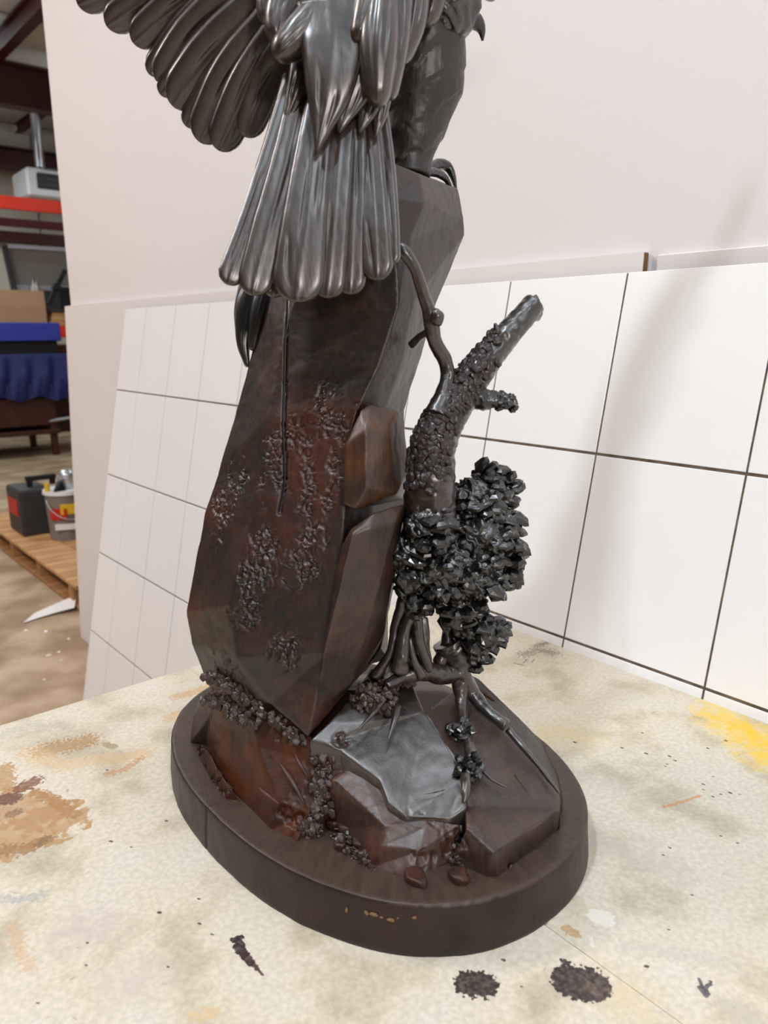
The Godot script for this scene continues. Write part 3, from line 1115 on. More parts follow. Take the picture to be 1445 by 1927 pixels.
	o = thing("storage_rack", "orange beamed storage rack at the far end of the workshop", "rack", Vector3(rx - 0.5, 0, -2.5))
	var ya := on_x(50, 372, rx).y
	var yb := on_x(50, 396, rx).y
	put("beam", box_mesh(Vector3(rx - 0.06, yb, -5.4), Vector3(rx, ya, 0.6), 0.005), M.orange, o)
	put("beam", box_mesh(Vector3(rx - 1.06, yb - 0.06, -5.4), Vector3(rx - 1.0, ya - 0.1, 0.6), 0.005), M.red_dark, o)
	var yc := on_x(105, 613, rx).y
	var yd := on_x(105, 635, rx).y
	put("beam", box_mesh(Vector3(rx - 0.06, yd, -5.4), Vector3(rx, yc, 0.6), 0.005), M.orange, o)
	put("beam", box_mesh(Vector3(rx - 1.06, yd, -5.4), Vector3(rx - 1.0, yc, 0.6), 0.005), M.orange, o)
	put("shelf_board", box_mesh(Vector3(rx - 1.0, yc - 0.03, -5.4), Vector3(rx - 0.06, yc - 0.005, 0.6), 0.003), M.pine, o)
	for k in 3:
		put("crossbar", box_mesh(Vector3(rx - 1.0, yb + 0.02, -3.9 + k * 1.35), Vector3(rx - 0.06, yb + 0.06, -3.8 + k * 1.35), 0.003), M.pine, o)
	for zz in [-5.45, 0.65]:
		for xx in [rx - 1.03, rx - 0.03]:
			put("upright", box_mesh(Vector3(xx - 0.04, 0, zz - 0.05), Vector3(xx + 0.04, 3.3, zz + 0.05), 0.004), M.brown_wood, o)
	# unit heater hanging from the roof
	var hx := -12.4
	var a := on_x(48, 313, hx)
	var a2 := on_x(48, 368, hx)
	o = thing("unit_heater", "white hanging unit heater with black grille, above the orange rack", "heater", Vector3(hx - 0.4, a2.y, a.z - 0.45))
	put("casing", box_mesh(Vector3(hx - 0.75, a2.y, a.z - 1.0), Vector3(hx, a.y, a.z), 0.03), M.white, o)
	var gr := put("grille", box_mesh(Vector3(hx - 0.01, a2.y + 0.12, a.z - 0.93), Vector3(hx + 0.012, a.y - 0.07, a.z - 0.14), 0.005), M.black, o)
	gr.set_meta("label", "black louvred grille")
	for k in 4:
		put("louvre", box_mesh(Vector3(hx + 0.012, a2.y + 0.16 + k * 0.08, a.z - 0.91), Vector3(hx + 0.026, a2.y + 0.18 + k * 0.08, a.z - 0.16)), M.dark_grey, o)
	put("flue", mesh_of(rod(Vector3(hx - 0.3, a.y, a.z - 0.3), Vector3(hx - 0.3, 4.6, a.z - 0.3), 0.07, 12)), M.alu, o)
	# things on the shelf
	var sx := rx + 0.02
	var sy := yc
	var p1 := on_x(60, 462, rx - 0.75)
	var p2 := on_x(60, 546, rx - 0.75)
	o = thing("framed_panel", "grey panel in a bright aluminium frame, propped on the rack shelf", "panel", Vector3(rx - 0.75, p2.y, p1.z - 0.4))
	var zl := on_x(18, 500, rx - 0.75).z
	put("sheet", box_mesh(Vector3(rx - 0.78, p2.y, zl - 1.5), Vector3(rx - 0.76, p1.y, zl), 0.002), M.grey, o)
	for q in [[p1.y - 0.05, p1.y], [p2.y, p2.y + 0.06]]:
		put("frame_bar", box_mesh(Vector3(rx - 0.79, q[0], zl - 1.5), Vector3(rx - 0.74, q[1], zl), 0.003), M.alu, o)
	put("support", box_mesh(Vector3(rx - 0.78, sy, zl - 0.9), Vector3(rx - 0.76, p2.y, zl - 0.2), 0.002), M.dark_grey, o)
	var q1 := on_x(8, 462, rx - 0.67)
	var q2 := on_x(34, 542, rx - 0.67)
	tag(put("clamp_stand", mesh_of(beam(Vector3(q1.x, q1.y, q1.z), Vector3(q2.x, sy, q2.z), 0.06, 0.06), null, true), M.dark_grey), "slanting dark grey metal stand in front of the framed panel", "stand")
	o = thing("floodlamp", "black clamp arm of a small lamp standing at the end of the rack shelf", "lamp arm", on_x(110, 580, rx - 0.1))
	var r1 := on_x(122, 508, rx - 0.1)
	var r2 := on_x(92, 572, rx - 0.1)
	put("arm", mesh_of(beam(r1, r2, 0.05, 0.05), null, true), M.black, o)
	put("joint", mesh_of(beam(r1.lerp(r2, 0.45), r1.lerp(r2, 0.6), 0.09, 0.09), null, true), M.black, o)
	put("head", box_mesh(Vector3(rx - 0.25, sy + 0.2, r1.z - 0.3), Vector3(rx - 0.15, sy + 0.46, r1.z + 0.06), 0.01), M.black, o)
	put("foot", box_mesh(Vector3(rx - 0.3, sy + 0.16, r1.z - 0.3), Vector3(rx - 0.1, sy + 0.2, r2.z + 0.05), 0.005), M.dark_grey, o)
	var t1 := on_x(64, 525, rx - 0.65)
	tag(put("folding_easel", mesh_of(join([beam(t1, Vector3(t1.x, sy, t1.z + 0.14), 0.03, 0.03), beam(t1, Vector3(t1.x, sy, t1.z - 0.06), 0.03, 0.03)]), null, true, false), M.white), "pointed white folding easel peeking over the cardboard box", "easel")
	var bz := on_x(86, 575, rx).z
	var bt := on_x(40, 546, rx).y
	var bm := on_x(40, 580, rx).y
	o = thing("cardboard_box", "wide brown cardboard box on the rack shelf above the blue lid", "box", Vector3(rx - 0.2, sy, bz + 0.4))
	put("body", box_mesh(Vector3(rx - 0.6, sy, bz), Vector3(rx - 0.005, bm, bz + 0.9), 0.004), M.card, o)
	put("flap", mesh_of(beam(Vector3(rx - 0.01, bm, bz + 0.45), Vector3(rx - 0.03, bt, bz + 0.45), 0.9, 0.012), null, true), M.card, o)
	for k in 3:
		var w := put("wood_offcut", box_mesh(Vector3(rx - 0.5 + k * 0.06, sy + 0.06 * k, bz - 0.42), Vector3(rx - 0.02 - k * 0.05, sy + 0.055 + 0.06 * k, bz - 0.04 - k * 0.03), 0.003), M.pine)
		tag(w, ["lowest pine offcut stacked beside the cardboard box", "middle pine offcut stacked beside the cardboard box", "topmost pine offcut stacked beside the cardboard box"][k], "offcut")
	# below: blue lid on a bin, brown bench under a navy tarp
	var lz := on_x(93, 620, rx + 0.1).z
	var lt := on_x(40, 608, rx + 0.1).y
	var lb := on_x(40, 642, rx + 0.1).y
	o = thing("storage_bin", "dark storage bin with a bright blue lid under the cardboard box", "bin", Vector3(rx + 0.3, 0, lz + 0.4))
	put("lid", box_mesh(Vector3(rx + 0.02, lb, lz), Vector3(rx + 0.5, lt, lz + 1.0), 0.012), M.blue, o)
	var tt := on_x(40, 667, rx + 0.5).y
	var tb := on_x(40, 752, rx + 0.5).y
	put("body", box_mesh(Vector3(rx + 0.05, tb + 0.02, lz + 0.03), Vector3(rx + 0.45, lb, lz + 0.97), 0.012), M.black, o)
	var fx := rx - 0.5
	var fz := on_x(106, 760, rx + 0.5).z
	var st := tb + 0.012
	o = thing("brown_bench", "low reddish brown wooden bench under the navy tarp", "bench", Vector3(rx, 0, fz + 0.6))
	put("seat", box_mesh(Vector3(fx, 0.36, fz), Vector3(rx + 0.46, st, fz + 1.5), 0.01), M.brown_wood, o)
	put("rail", box_mesh(Vector3(fx, 0.26, fz - 0.02), Vector3(rx + 0.48, 0.31, fz + 1.5), 0.006), M.brown_wood, o)
	put("end_bar", mesh_of(rod(Vector3(rx + 0.44, 0.4, fz + 0.12), Vector3(rx + 0.5, 0.46, fz - 0.45), 0.018)), M.alu, o)
	for q in [[0.0, 0.0], [0.88, 0.0], [0.0, 1.43], [0.88, 1.43]]:
		put("leg", box_mesh(Vector3(fx + q[0], 0, fz + q[1]), Vector3(fx + q[0] + 0.07, 0.36, fz + q[1] + 0.07), 0.004), M.brown_wood, o)
	var tr := []
	for i in 17:
		var z := lz + 0.98 - i * 0.078
		var sag := 0.03 * sin(i * 1.3) + (0.0 if i < 13 else (i - 12) * 0.07)
		var bx := 0.03 * sin(i * 2.1)
		tr.append([Vector3(rx + 0.465, tt, z), Vector3(rx + 0.49 + bx * 0.3, tt + 0.004, z), Vector3(rx + 0.53 + bx, lerpf(tt, tb, 0.5), z), Vector3(rx + 0.52 - bx, tb - sag, z), Vector3(rx + 0.51 - bx, tb - sag, z), Vector3(rx + 0.5 + bx, lerpf(tt, tb, 0.5), z)])
	tag(put("tarp", mesh_of(refine(loft(tr), 0.08)), M.navy), "crumpled navy blue tarp hanging between the blue lid and the brown bench", "tarp")
	var rk := put("dark_cabinet", box_mesh(Vector3(-12.2, 0.0, -5.2), Vector3(-11.4, yd - 0.1, 0.4), 0.01), M.brown_wood)
	tag(rk, "tall dark brown cabinet in shadow under the lower rack beam", "cabinet")

# ---------------------------------------------------------------- the carved eagle on its rock
func Q(px: float, py: float, d: float) -> Vector3:
	return at(px, py, d)

func B(px: float, py: float) -> Vector3:
	return on_y(px, py, PLINTH_Y - 0.003)

func gouges(spots: Array, amp: float, stretch := 0.6) -> Callable:   # spots: [centre, radius]; scale-like scoops of a gouge inside them
	return func(p: Vector3) -> float:
		var h := 0.0011 * n_big.get_noise_3dv(p) + 0.00022 * n_mid.get_noise_3dv(p)
		var m := 0.0
		for s in spots:
			var dd: float = p.distance_squared_to(s[0]) / (s[1] * s[1])
			if dd < 1.0:
				m = maxf(m, minf(1.0, (1.0 - dd) * 1.6))
		if m > 0.0:
			m *= smoothstep(-0.25, 0.25, n_big.get_noise_3d(p.x * 1.7 + 3.0, p.y * 1.2, p.z * 1.7))
			var q := Vector3(p.x, p.y * stretch, p.z)
			h += m * amp * (n_cell.get_noise_3dv(q) + 0.12)
		return h

func carved(called: String, s: Array, edge: float, soft: int, f: Callable, col: Callable, mat: Material, parent: Node, spots: Array = []) -> MeshInstance3D:
	return put(called, mesh_of(displace(soften(refine(s, edge, spots, 0.0019 if spots else 0.0), soft), f), col), mat, parent)

func build_sculpture() -> void:
	var o := thing("eagle_sculpture", "dark varnished wood carving of an eagle perched on a tall rock, on an oval plinth", "sculpture", Vector3(MID.x, TABLE_Y, MID.z))
	var dark := lin(46, 33, 28)
	var rust := lin(92, 52, 27)
	var black := lin(24, 19, 18)
	build_plinth(o)
	# --- the tall rock: rings of L, FL, FR, MR, R, back right, back, back left
	var levels := [
		[[566, 318, 0.0], [615, 322, 0.05], [729, 303, 0.072], [790, 326, 0.03], [862, 355, -0.055], [800, 330, -0.12], [640, 320, -0.12]],
		[[556, 360, 0.0], [612, 370, 0.05], [738, 372, 0.074], [797, 382, 0.058], [873, 415, -0.055], [806, 380, -0.13], [630, 370, -0.13]],
		[[540, 430, -0.004], [602, 440, 0.052], [742, 430, 0.072], [771, 452, 0.064], [875, 440, -0.052], [812, 440, -0.13], [610, 440, -0.13]],
		[[497, 566, -0.01], [548, 585, 0.05], [749, 578, 0.075], [779, 566, 0.05], [821, 571, -0.042], [780, 570, -0.13], [570, 570, -0.13]],
		[[465, 695, 0.0], [520, 700, 0.055], [712, 690, 0.086], [754, 690, 0.05], [786, 690, -0.03], [740, 690, -0.12], [530, 690, -0.12]],
		[[440, 790, 0.0], [503, 785, 0.062], [668, 782, 0.094], [726, 770, 0.05], [760, 772, -0.012], [730, 770, -0.12], [510, 780, -0.12]],
		[[412, 884, 0.004], [490, 890, 0.067], [652, 884, 0.098], [702, 890, 0.06], [762, 890, 0.0], [730, 880, -0.12], [490, 880, -0.12]],
		[[385, 966, 0.008], [470, 980, 0.074], [648, 975, 0.102], [695, 975, 0.07], [764, 975, 0.0], [730, 970, -0.12], [470, 970, -0.12]],
		[[350, 1150, 0.02], [430, 1140, 0.086], [640, 1088, 0.108], [700, 1100, 0.085], [742, 1100, 0.02], [730, 1100, -0.11], [450, 1120, -0.11]],
		[[360, 1212, 0.024], [445, 1238, 0.094], [611, 1230, 0.115], [668, 1200, 0.088], [726, 1180, 0.03], [730, 1190, -0.1], [450, 1190, -0.1]],
		[[392, 1292, 0.036], [508, 1326, 0.099], [579, 1389, 0.122], [648, 1308, 0.08], [718, 1222, 0.035], [730, 1240, -0.09], [470, 1260, -0.09]],
	]
	var rings := []
	for l in levels:
		var r := []
		for q in l:
			r.append(Q(q[0], q[1], q[2]))
		rings.append(r)
	var spots := []
	for q in [[600, 745, 0.09, 34], [625, 800, 0.1, 46], [555, 830, 0.085, 40], [510, 845, 0.075, 30], [600, 870, 0.095, 46], [520, 920, 0.08, 34], [590, 930, 0.09, 36], [440, 890, 0.04, 36], [425, 950, 0.03, 36], [420, 1010, 0.03, 24], [500, 1020, 0.08, 30], [480, 1080, 0.085, 34], [590, 1010, 0.095, 26], [560, 1070, 0.1, 34], [455, 1150, 0.09, 30], [540, 1230, 0.105, 30], [400, 1250, 0.07, 26], [430, 1262, 0.08, 26]]:
		spots.append([Q(q[0], q[1], q[2]), q[3] * 0.00074])
	var warm := []
	for q in [[560, 810, 0.085, 85, 1.0], [645, 800, 0.098, 60, 1.0], [600, 900, 0.095, 70, 0.8], [395, 950, 0.02, 60, 0.7], [700, 1080, 0.09, 70, 0.45], [365, 1150, 0.03, 55, 0.6], [600, 1330, 0.105, 60, 0.6], [500, 690, 0.05, 60, 0.4], [520, 1000, 0.08, 120, 0.4], [690, 1220, 0.07, 60, 0.5]]:
		warm.append([Q(q[0], q[1], q[2]), q[3] * 0.00056, q[4]])
	var rock_col := func(p: Vector3, _n: Vector3) -> Color:
		var k := 0.2 + 0.35 * n_big.get_noise_3dv(p)
		for s in warm:
			var dd: float = p.distance_squared_to(s[0]) / (s[1] * s[1])
			if dd < 1.0:
				k += (1.0 - dd) * s[2]
		k += 0.5 * n_mid.get_noise_3dv(p)
		return lin(37, 25, 21).lerp(lin(124, 63, 25), clampf(k, 0.0, 1.0) * 0.68)
	# the long drying crack is carved into the front face
	var cr := []
	for q in [[541, 556, 0.05], [537, 640, 0.055], [535, 720, 0.066], [533, 800, 0.072], [536, 900, 0.078], [526, 965, 0.08]]:
		cr.append(Q(q[0], q[1], q[2]))
	var fine: Array = spots.duplicate()
	for i in cr.size() - 1:
		for k in 12:
			fine.append([cr[i].lerp(cr[i + 1], k / 12.0), 0.0075])
	var soft := gouges([], 0.0)
	var across := Vector3(FACE.z, 0, -FACE.x)
	var g := func(p: Vector3) -> float:                   # rows of pointed, shingled gouge marks that come and go
		var m := 0.0
		for q in spots:
			var dd: float = p.distance_squared_to(q[0]) / (q[1] * q[1])
			if dd < 1.0:
				m = maxf(m, minf(1.0, (1.0 - dd) * 1.5))
		var h: float = soft.call(p)
		if m > 0.0:
			m *= smoothstep(-0.3, 0.2, n_big.get_noise_3d(p.x * 1.7 + 3.0, p.y * 1.2, p.z * 1.7))
			var w := -p.y / 0.0125 + 0.8 * n_big.get_noise_3dv(p * 2.0) + 0.35 * n_mid.get_noise_3dv(p * 0.5)
			var u := p.dot(across) / 0.0092 + 0.5 * floorf(w) + 0.4 * n_mid.get_noise_3d(p.z * 0.5, p.x * 0.5, p.y * 0.5)
			var tri := 1.0 - 2.0 * absf(u - floorf(u) - 0.5)
			var w2 := w - 0.75 * tri
			h += m * 0.0036 * (w2 - floorf(w2) - 0.75)
		return h
	var disp := func(p: Vector3) -> float:
		var h: float = g.call(p)
		for i in cr.size() - 1:
			var c := Geometry3D.get_closest_point_to_segment(p, cr[i], cr[i + 1])
			var dl := Vector2((p - c).dot(Vector3(FACE.z, 0, -FACE.x)), (p - c).y).length()
			if dl < 0.0024:
				h -= 0.005 * (1.0 - dl / 0.0024)
		return h
	carved("rock", loft(rings), 0.0034, 2, disp, rock_col, M.rock, o, fine)
	put("drying_crack", mesh_of(tube([[541, 558, 0.0435, 1.6], [537, 640, 0.053, 2.4], [535, 720, 0.0592, 2.4], [533, 800, 0.0687, 2.2], [536, 900, 0.0768, 2.0], [526, 962, 0.0815, 0.8]], 8, 10, 0.0, 0.5), tone(lin(10, 8, 8), lin(14, 11, 10))), M.dusty, o)
	build_boulders(o, dark, rust)
	build_tree(o, dark, rust)
	build_bird(o, black)

func build_plinth(o: Node3D) -> void:
	var rings := []
	var seg := 720
	var chip := func(p: Vector3) -> bool: return false
	for e in [[0.0, 1.012], [0.003, 1.014], [0.008, 1.013], [0.014, 1.012], [0.02, 1.01], [0.026, 1.008], [0.032, 1.006], [0.038, 1.004], [0.0445, 1.002], [0.0468, 0.998], [0.048, 0.991], [0.0481, 0.975], [0.0479, 0.93], [0.0476, 0.88], [0.0474, 0.82], [0.047, 0.72], [0.047, 0.4]]:
		var r := []
		for j in seg:
			var a := TAU * j / seg
			var c := cos(a)
			var s := sin(a)
			var k := pow(pow(absf(c), 2.24) + pow(absf(s), 2.24), -1.0 / 2.24)
			var p := Vector3(MID.x + c * k * 0.261 * e[1], TABLE_Y + e[0], MID.z + s * k * 0.184 * e[1])
			p += Vector3(c, 0, s) * 0.0009 * n_big.get_noise_3dv(p)
			r.append(p)
		rings.append(r)
	var crack := on_y(385, 1519, PLINTH_Y)
	var dir := Vector3(crack.x - MID.x, 0, crack.z - MID.z).normalized()
	var f := func(p: Vector3) -> float:
		var off := absf((p - crack).dot(dir.cross(Vector3.UP)))
		var h := 0.0
		if off < 0.0016 and (p - MID).dot(dir) > 0.1 and (p - crack).dot(dir) > -0.03:
			h -= 0.0016
		if p.y < TABLE_Y + 0.045:
			h += 0.0003 * n_mid.get_noise_3d(p.x * 0.6, p.y * 4.0, p.z * 0.6)
		return h
	var chips := []
	for q in [[652, 1712, 2.5, 6], [690, 1718, 4.5, 5], [703, 1721, 8.0, 3], [718, 1726, 3.0, 2], [735, 1731, 6.5, 4], [748, 1728, 2.0, 2], [780, 1727, 4.0, 2]]:
		chips.append(q)
	var col := func(p: Vector3, n: Vector3) -> Color:
		var k := clampf(0.5 + 0.9 * n_big.get_noise_3dv(p) + 0.35 * n_mid.get_noise_3dv(p), 0.0, 1.0)
		var c := lin(50, 35, 29).lerp(lin(76, 48, 35), k)
		if n.y > 0.6:
			c = c.lerp(lin(132, 112, 95), 0.5 + 0.3 * n_mid.get_noise_3dv(p))    # dust lies on the flat rim
		return c
	put("plinth", mesh_of(displace(loft(rings), f), col), M.dusty, o)
	for q in chips:                                       # flakes of old gilding left on the side
		var c := on_y(q[0], q[1], PLINTH_Y)
		var t := 0.0
		var r := ray(q[0], q[1]).normalized()
		# walk along the ray to the plinth's side
		for i in 400:
			t = 0.55 + i * 0.001
			c = EYE + r * t
			var u := (c - MID)
			if pow(absf(u.x) / 0.2635, 2.24) + pow(absf(u.z) / 0.1858, 2.24) < 1.0:
				break
		var out := Vector3(c.x - MID.x, 0, (c.z - MID.z) * 2.0).normalized()
		var side := out.cross(Vector3.UP)
		var pts := []
		for k in 8:
			var a := TAU * k / 8
			var rr := rng.randf_range(0.7, 1.2) * 0.00046
			pts.append(c + side * cos(a) * q[2] * rr + Vector3.UP * sin(a) * q[3] * rr + out * 0.0004)
			pts.append(c + side * cos(a) * q[2] * rr * 0.8 + Vector3.UP * sin(a) * q[3] * rr * 0.8 - out * 0.001)
		put("gilding_flake", mesh_of(hull(pts), null, true), M.gold, o)

func build_boulders(o: Node3D, dark: Color, rust: Color) -> void:
	var flat_f := gouges([], 0.0)
	var grey_c := tone(lin(58, 46, 42), lin(80, 64, 57), 0.6)
	var brown_c := tone(lin(72, 45, 33), lin(114, 70, 47), 0.6)
	var rust_c := tone(lin(78, 46, 28), lin(120, 68, 34), 0.6)
	# core that carries everything
	carved("boulder", hull([Q(430, 1296, 0.0), Q(590, 1380, 0.05), Q(700, 1300, 0.0), Q(840, 1300, -0.03), Q(880, 1310, -0.06), B(450, 1460), B(620, 1520), B(780, 1560), B(960, 1480), B(960, 1400), Q(430, 1290, -0.1), Q(800, 1270, -0.1), MID + Vector3(-0.2, PLINTH_Y, -0.06), MID + Vector3(-0.1, PLINTH_Y, -0.14), MID + Vector3(0.12, PLINTH_Y, -0.14), MID + Vector3(0.2, PLINTH_Y, -0.06)]), 0.008, 1, flat_f, brown_c, M.dusty, o)
	# rust boulder at the left
	var sp := [[on_y(590, 1440, PLINTH_Y + 0.05), 0.017], [on_y(585, 1490, PLINTH_Y + 0.035), 0.02], [on_y(560, 1545, PLINTH_Y + 0.015), 0.022], [on_y(530, 1540, PLINTH_Y + 0.015), 0.018], [on_y(420, 1290, PLINTH_Y + 0.085), 0.016], [on_y(440, 1325, PLINTH_Y + 0.075), 0.02], [on_y(480, 1345, PLINTH_Y + 0.07), 0.018], [on_y(530, 1385, PLINTH_Y + 0.07), 0.014]]
	carved("boulder", facets([[396, 1262, 0.1], [440, 1250, 0.13], [510, 1318, 0.105], [585, 1386, 0.084], [612, 1424, 0.066], [622, 1470, 0.046], [604, 1534, 0.016], [585, 1566, 0.0], [556, 1588, 0.0], [508, 1562, 0.0], [444, 1510, 0.0], [398, 1452, 0.0], [386, 1402, 0.0], [392, 1350, 0.045], [484, 1400, 0.062], [524, 1510, 0.028], [420, 1400, 0.034], [570, 1430, 0.062], [580, 1530, 0.022]],
		[[0, 1, 2, 14, 16, 13], [2, 3, 17, 14], [3, 4, 5, 17], [14, 17, 15], [17, 5, 6, 18, 15], [13, 16, 11, 12], [16, 14, 15, 9, 10, 11], [15, 18, 7, 8, 9], [18, 6, 7]]), 0.0036, 1, gouges(sp, 0.0075, 0.8), rust_c, M.dusty, o, sp)
	# small upright stone at the far left
	carved("boulder", facets([[374, 1316, 0.03], [392, 1298, 0.075], [398, 1340, 0.055], [394, 1392, 0.012], [388, 1404, 0.0], [372, 1404, 0.0], [357, 1400, 0.0], [362, 1352, 0.02]], [[0, 1, 2, 7], [7, 2, 3, 6], [3, 4, 5, 6]]), 0.004, 1, flat_f, tone(lin(70, 48, 38), lin(94, 62, 48)), M.dusty, o)
	# ridge of small stones along the rim at the left
	var sr := [[on_y(380, 1430, PLINTH_Y), 0.03], [on_y(400, 1470, PLINTH_Y), 0.03], [on_y(430, 1500, PLINTH_Y), 0.03]]
	carved("boulder", facets([[366, 1404, 0.0], [380, 1400, 0.012], [396, 1420, 0.018], [412, 1452, 0.018], [436, 1486, 0.014], [450, 1504, 0.004], [444, 1514, 0.0], [420, 1504, 0.0], [396, 1470, 0.0], [376, 1434, 0.0]], [[0, 1, 9], [1, 2, 9], [2, 3, 8, 9], [3, 4, 7, 8], [4, 5, 6, 7]]), 0.0036, 1, gouges(sr, 0.007), brown_c, M.dusty, o, sr)
	# middle slab with the grey upper plane
	var sm := [[on_y(720, 1290, PLINTH_Y + 0.1), 0.026], [on_y(640, 1395, PLINTH_Y + 0.078), 0.01], [on_y(760, 1535, PLINTH_Y + 0.04), 0.009], [on_y(800, 1540, PLINTH_Y + 0.04), 0.012]]
	carved("boulder", facets([[583, 1392, 0.084], [618, 1360, 0.094], [662, 1306, 0.108], [700, 1258, 0.125], [770, 1270, 0.108], [798, 1340, 0.09], [828, 1385, 0.077], [858, 1424, 0.067], [874, 1462, 0.057], [878, 1518, 0.043], [846, 1540, 0.036], [798, 1541, 0.036], [764, 1536, 0.0405], [731, 1512, 0.048], [715, 1468, 0.0605], [674, 1437, 0.07], [640, 1412, 0.077], [614, 1400, 0.081], [690, 1360, 0.092]],
		[[0, 1, 18, 17], [1, 2, 3, 4, 5, 18], [18, 5, 6, 7, 8, 9, 10, 11, 12, 13, 14, 15, 16, 17]]), 0.0036, 1, gouges(sm, 0.005), grey_c, M.slab, o, sm)
	# lower slab in front, brown faces under a broken edge
	var sl := [[on_y(815, 1555, PLINTH_Y + 0.03), 0.014], [on_y(850, 1590, PLINTH_Y + 0.015), 0.016], [on_y(800, 1615, PLINTH_Y + 0.01), 0.014], [on_y(620, 1430, PLINTH_Y + 0.06), 0.012]]
	carved("boulder", facets([[606, 1410, 0.074], [632, 1470, 0.052], [672, 1436, 0.064], [716, 1472, 0.054], [731, 1514, 0.043], [764, 1538, 0.036], [806, 1542, 0.035], [724, 1555, 0.034], [800, 1556, 0.032], [866, 1552, 0.03], [858, 1622, 0.0], [814, 1650, 0.0], [770, 1658, 0.0], [735, 1648, 0.0], [695, 1632, 0.0], [664, 1600, 0.0], [624, 1560, 0.0], [608, 1530, 0.0], [604, 1470, 0.045], [716, 1592, 0.02], [790, 1600, 0.02]],
		[[0, 2, 1, 18], [1, 2, 3, 4, 7], [4, 5, 7], [5, 6, 8, 7], [6, 9, 8], [1, 7, 19, 16, 17, 18], [19, 14, 15, 16], [7, 8, 20, 19], [8, 9, 10, 20], [19, 20, 12, 13, 14], [20, 10, 11, 12]]), 0.0034, 1, gouges(sl, 0.0065), brown_c, M.rock, o, sl)
	# big right hand boulder
	var sb := [[on_y(868, 1570, PLINTH_Y + 0.03), 0.012], [on_y(862, 1600, PLINTH_Y + 0.015), 0.014], [on_y(970, 1625, PLINTH_Y + 0.004), 0.012]]
	carved("boulder", facets([[858, 1296, 0.09], [884, 1305, 0.086], [944, 1372, 0.068], [1000, 1430, 0.05], [1053, 1500, 0.029], [1054, 1520, 0.026], [1003, 1558, 0.028], [928, 1604, 0.03], [878, 1560, 0.034], [876, 1516, 0.041], [874, 1462, 0.054], [826, 1384, 0.075], [800, 1342, 0.088], [1055, 1560, 0.0], [1005, 1600, 0.0], [936, 1652, 0.0], [914, 1652, 0.0], [858, 1630, 0.0], [852, 1600, 0.012], [905, 1560, 0.036]],
		[[0, 1, 2, 10, 11, 12], [2, 3, 4, 5, 19, 9, 10], [19, 5, 6, 7], [9, 19, 8], [19, 7, 8], [6, 5, 13, 14], [7, 6, 14, 15], [8, 7, 15, 16, 17, 18]]), 0.0036, 1, gouges(sb, 0.006), tone(lin(72, 53, 46), lin(102, 71, 57), 0.6), M.rock, o, sb)
	# rear right slope
	carved("boulder", facets([[872, 1264, 0.1], [900, 1276, 0.088], [948, 1322, 0.06], [990, 1364, 0.032], [1020, 1396, 0.0], [1049, 1452, 0.0], [1058, 1500, 0.0], [1057, 1530, 0.0], [1050, 1500, 0.024], [1000, 1432, 0.045], [944, 1374, 0.064], [884, 1306, 0.084], [1010, 1400, 0.022]],
		[[0, 1, 11], [1, 2, 10, 11], [2, 3, 12, 9, 10], [3, 4, 12], [4, 5, 12], [12, 5, 6, 8, 9], [6, 7, 8]]), 0.004, 1, flat_f, tone(lin(50, 40, 36), lin(72, 57, 50), 0.6), M.dusty, o)
	# loose chips lying at the foot
	for q in [[655, 1568, 34, 14], [625, 1560, 22, 10], [680, 1596, 26, 10], [708, 1610, 18, 9], [782, 1663, 26, 9], [862, 1661, 24, 9], [640, 1600, 18, 7]]:
		var c := B(q[0], q[1])
		var pts := []
		for k in 12:
			var a := TAU * k / 12
			var rr := rng.randf_range(0.75, 1.15) * 0.00048
			pts.append(c + Vector3(cos(a) * q[2] * rr, (0.004 + q[3] * 0.0008) * (k % 2) * rng.randf_range(0.7, 1.1), sin(a) * q[2] * 0.7 * rr))
		carved("stone_chip", hull(pts), 0.004, 1, flat_f, brown_c, M.dusty, o)
	# chiselled crusts along the seams
	for q in [
		[[[396, 1266, 0.058], [440, 1290, 0.078], [500, 1338, 0.096], [575, 1394, 0.118]], 60, 5],
		[[[400, 1306, 0.055], [430, 1322, 0.066], [470, 1350, 0.084]], 40, 7],
		[[[598, 1402, 0.118], [640, 1384, 0.118], [665, 1412, 0.122], [650, 1432, 0.128]], 34, 4],
		[[[600, 1420, 0.124], [606, 1470, 0.136], [592, 1530, 0.146], [580, 1566, 0.152]], 60, 8],
		[[[668, 1432, 0.126], [706, 1470, 0.138], [730, 1516, 0.152], [765, 1540, 0.164]], 34, 3],
		[[[800, 1542, 0.17], [846, 1548, 0.172], [862, 1590, 0.184], [852, 1626, 0.197]], 26, 7],
		[[[636, 1566, 0.152], [664, 1600, 0.178], [704, 1630, 0.198]], 40, 6],
		[[[760, 1262, 0.058], [722, 1290, 0.083], [690, 1312, 0.094], [735, 1322, 0.098]], 90, 11],
		[[[760, 1650, 0.205], [800, 1656, 0.208], [900, 1656, 0.212]], 14, 3],
	]:
		crust("carved_crust", o, q[0], int(q[1] * 2.4), q[2] * 1.35, 0.0064, M.chip)
	# splinters standing up from the boulders' faces
	for q in [[[520, 1430, 0.052, 1.5], [538, 1452, 0.05, 5], [556, 1482, 0.043, 5], [572, 1512, 0.033, 2]], [[487, 1482, 0.04, 1], [500, 1494, 0.038, 3.5], [524, 1512, 0.032, 2]], [[556, 1420, 0.064, 1], [566, 1440, 0.06, 4], [578, 1462, 0.052, 2]], [[795, 1495, 0.052, 0.8], [815, 1492, 0.052, 2], [838, 1486, 0.052, 0.8]], [[1000, 1500, 0.038, 0.8], [985, 1480, 0.043, 1.8], [968, 1458, 0.048, 0.8]], [[880, 1288, 0.096, 3], [905, 1300, 0.09, 5], [930, 1318, 0.076, 2]]]:
		var p := []
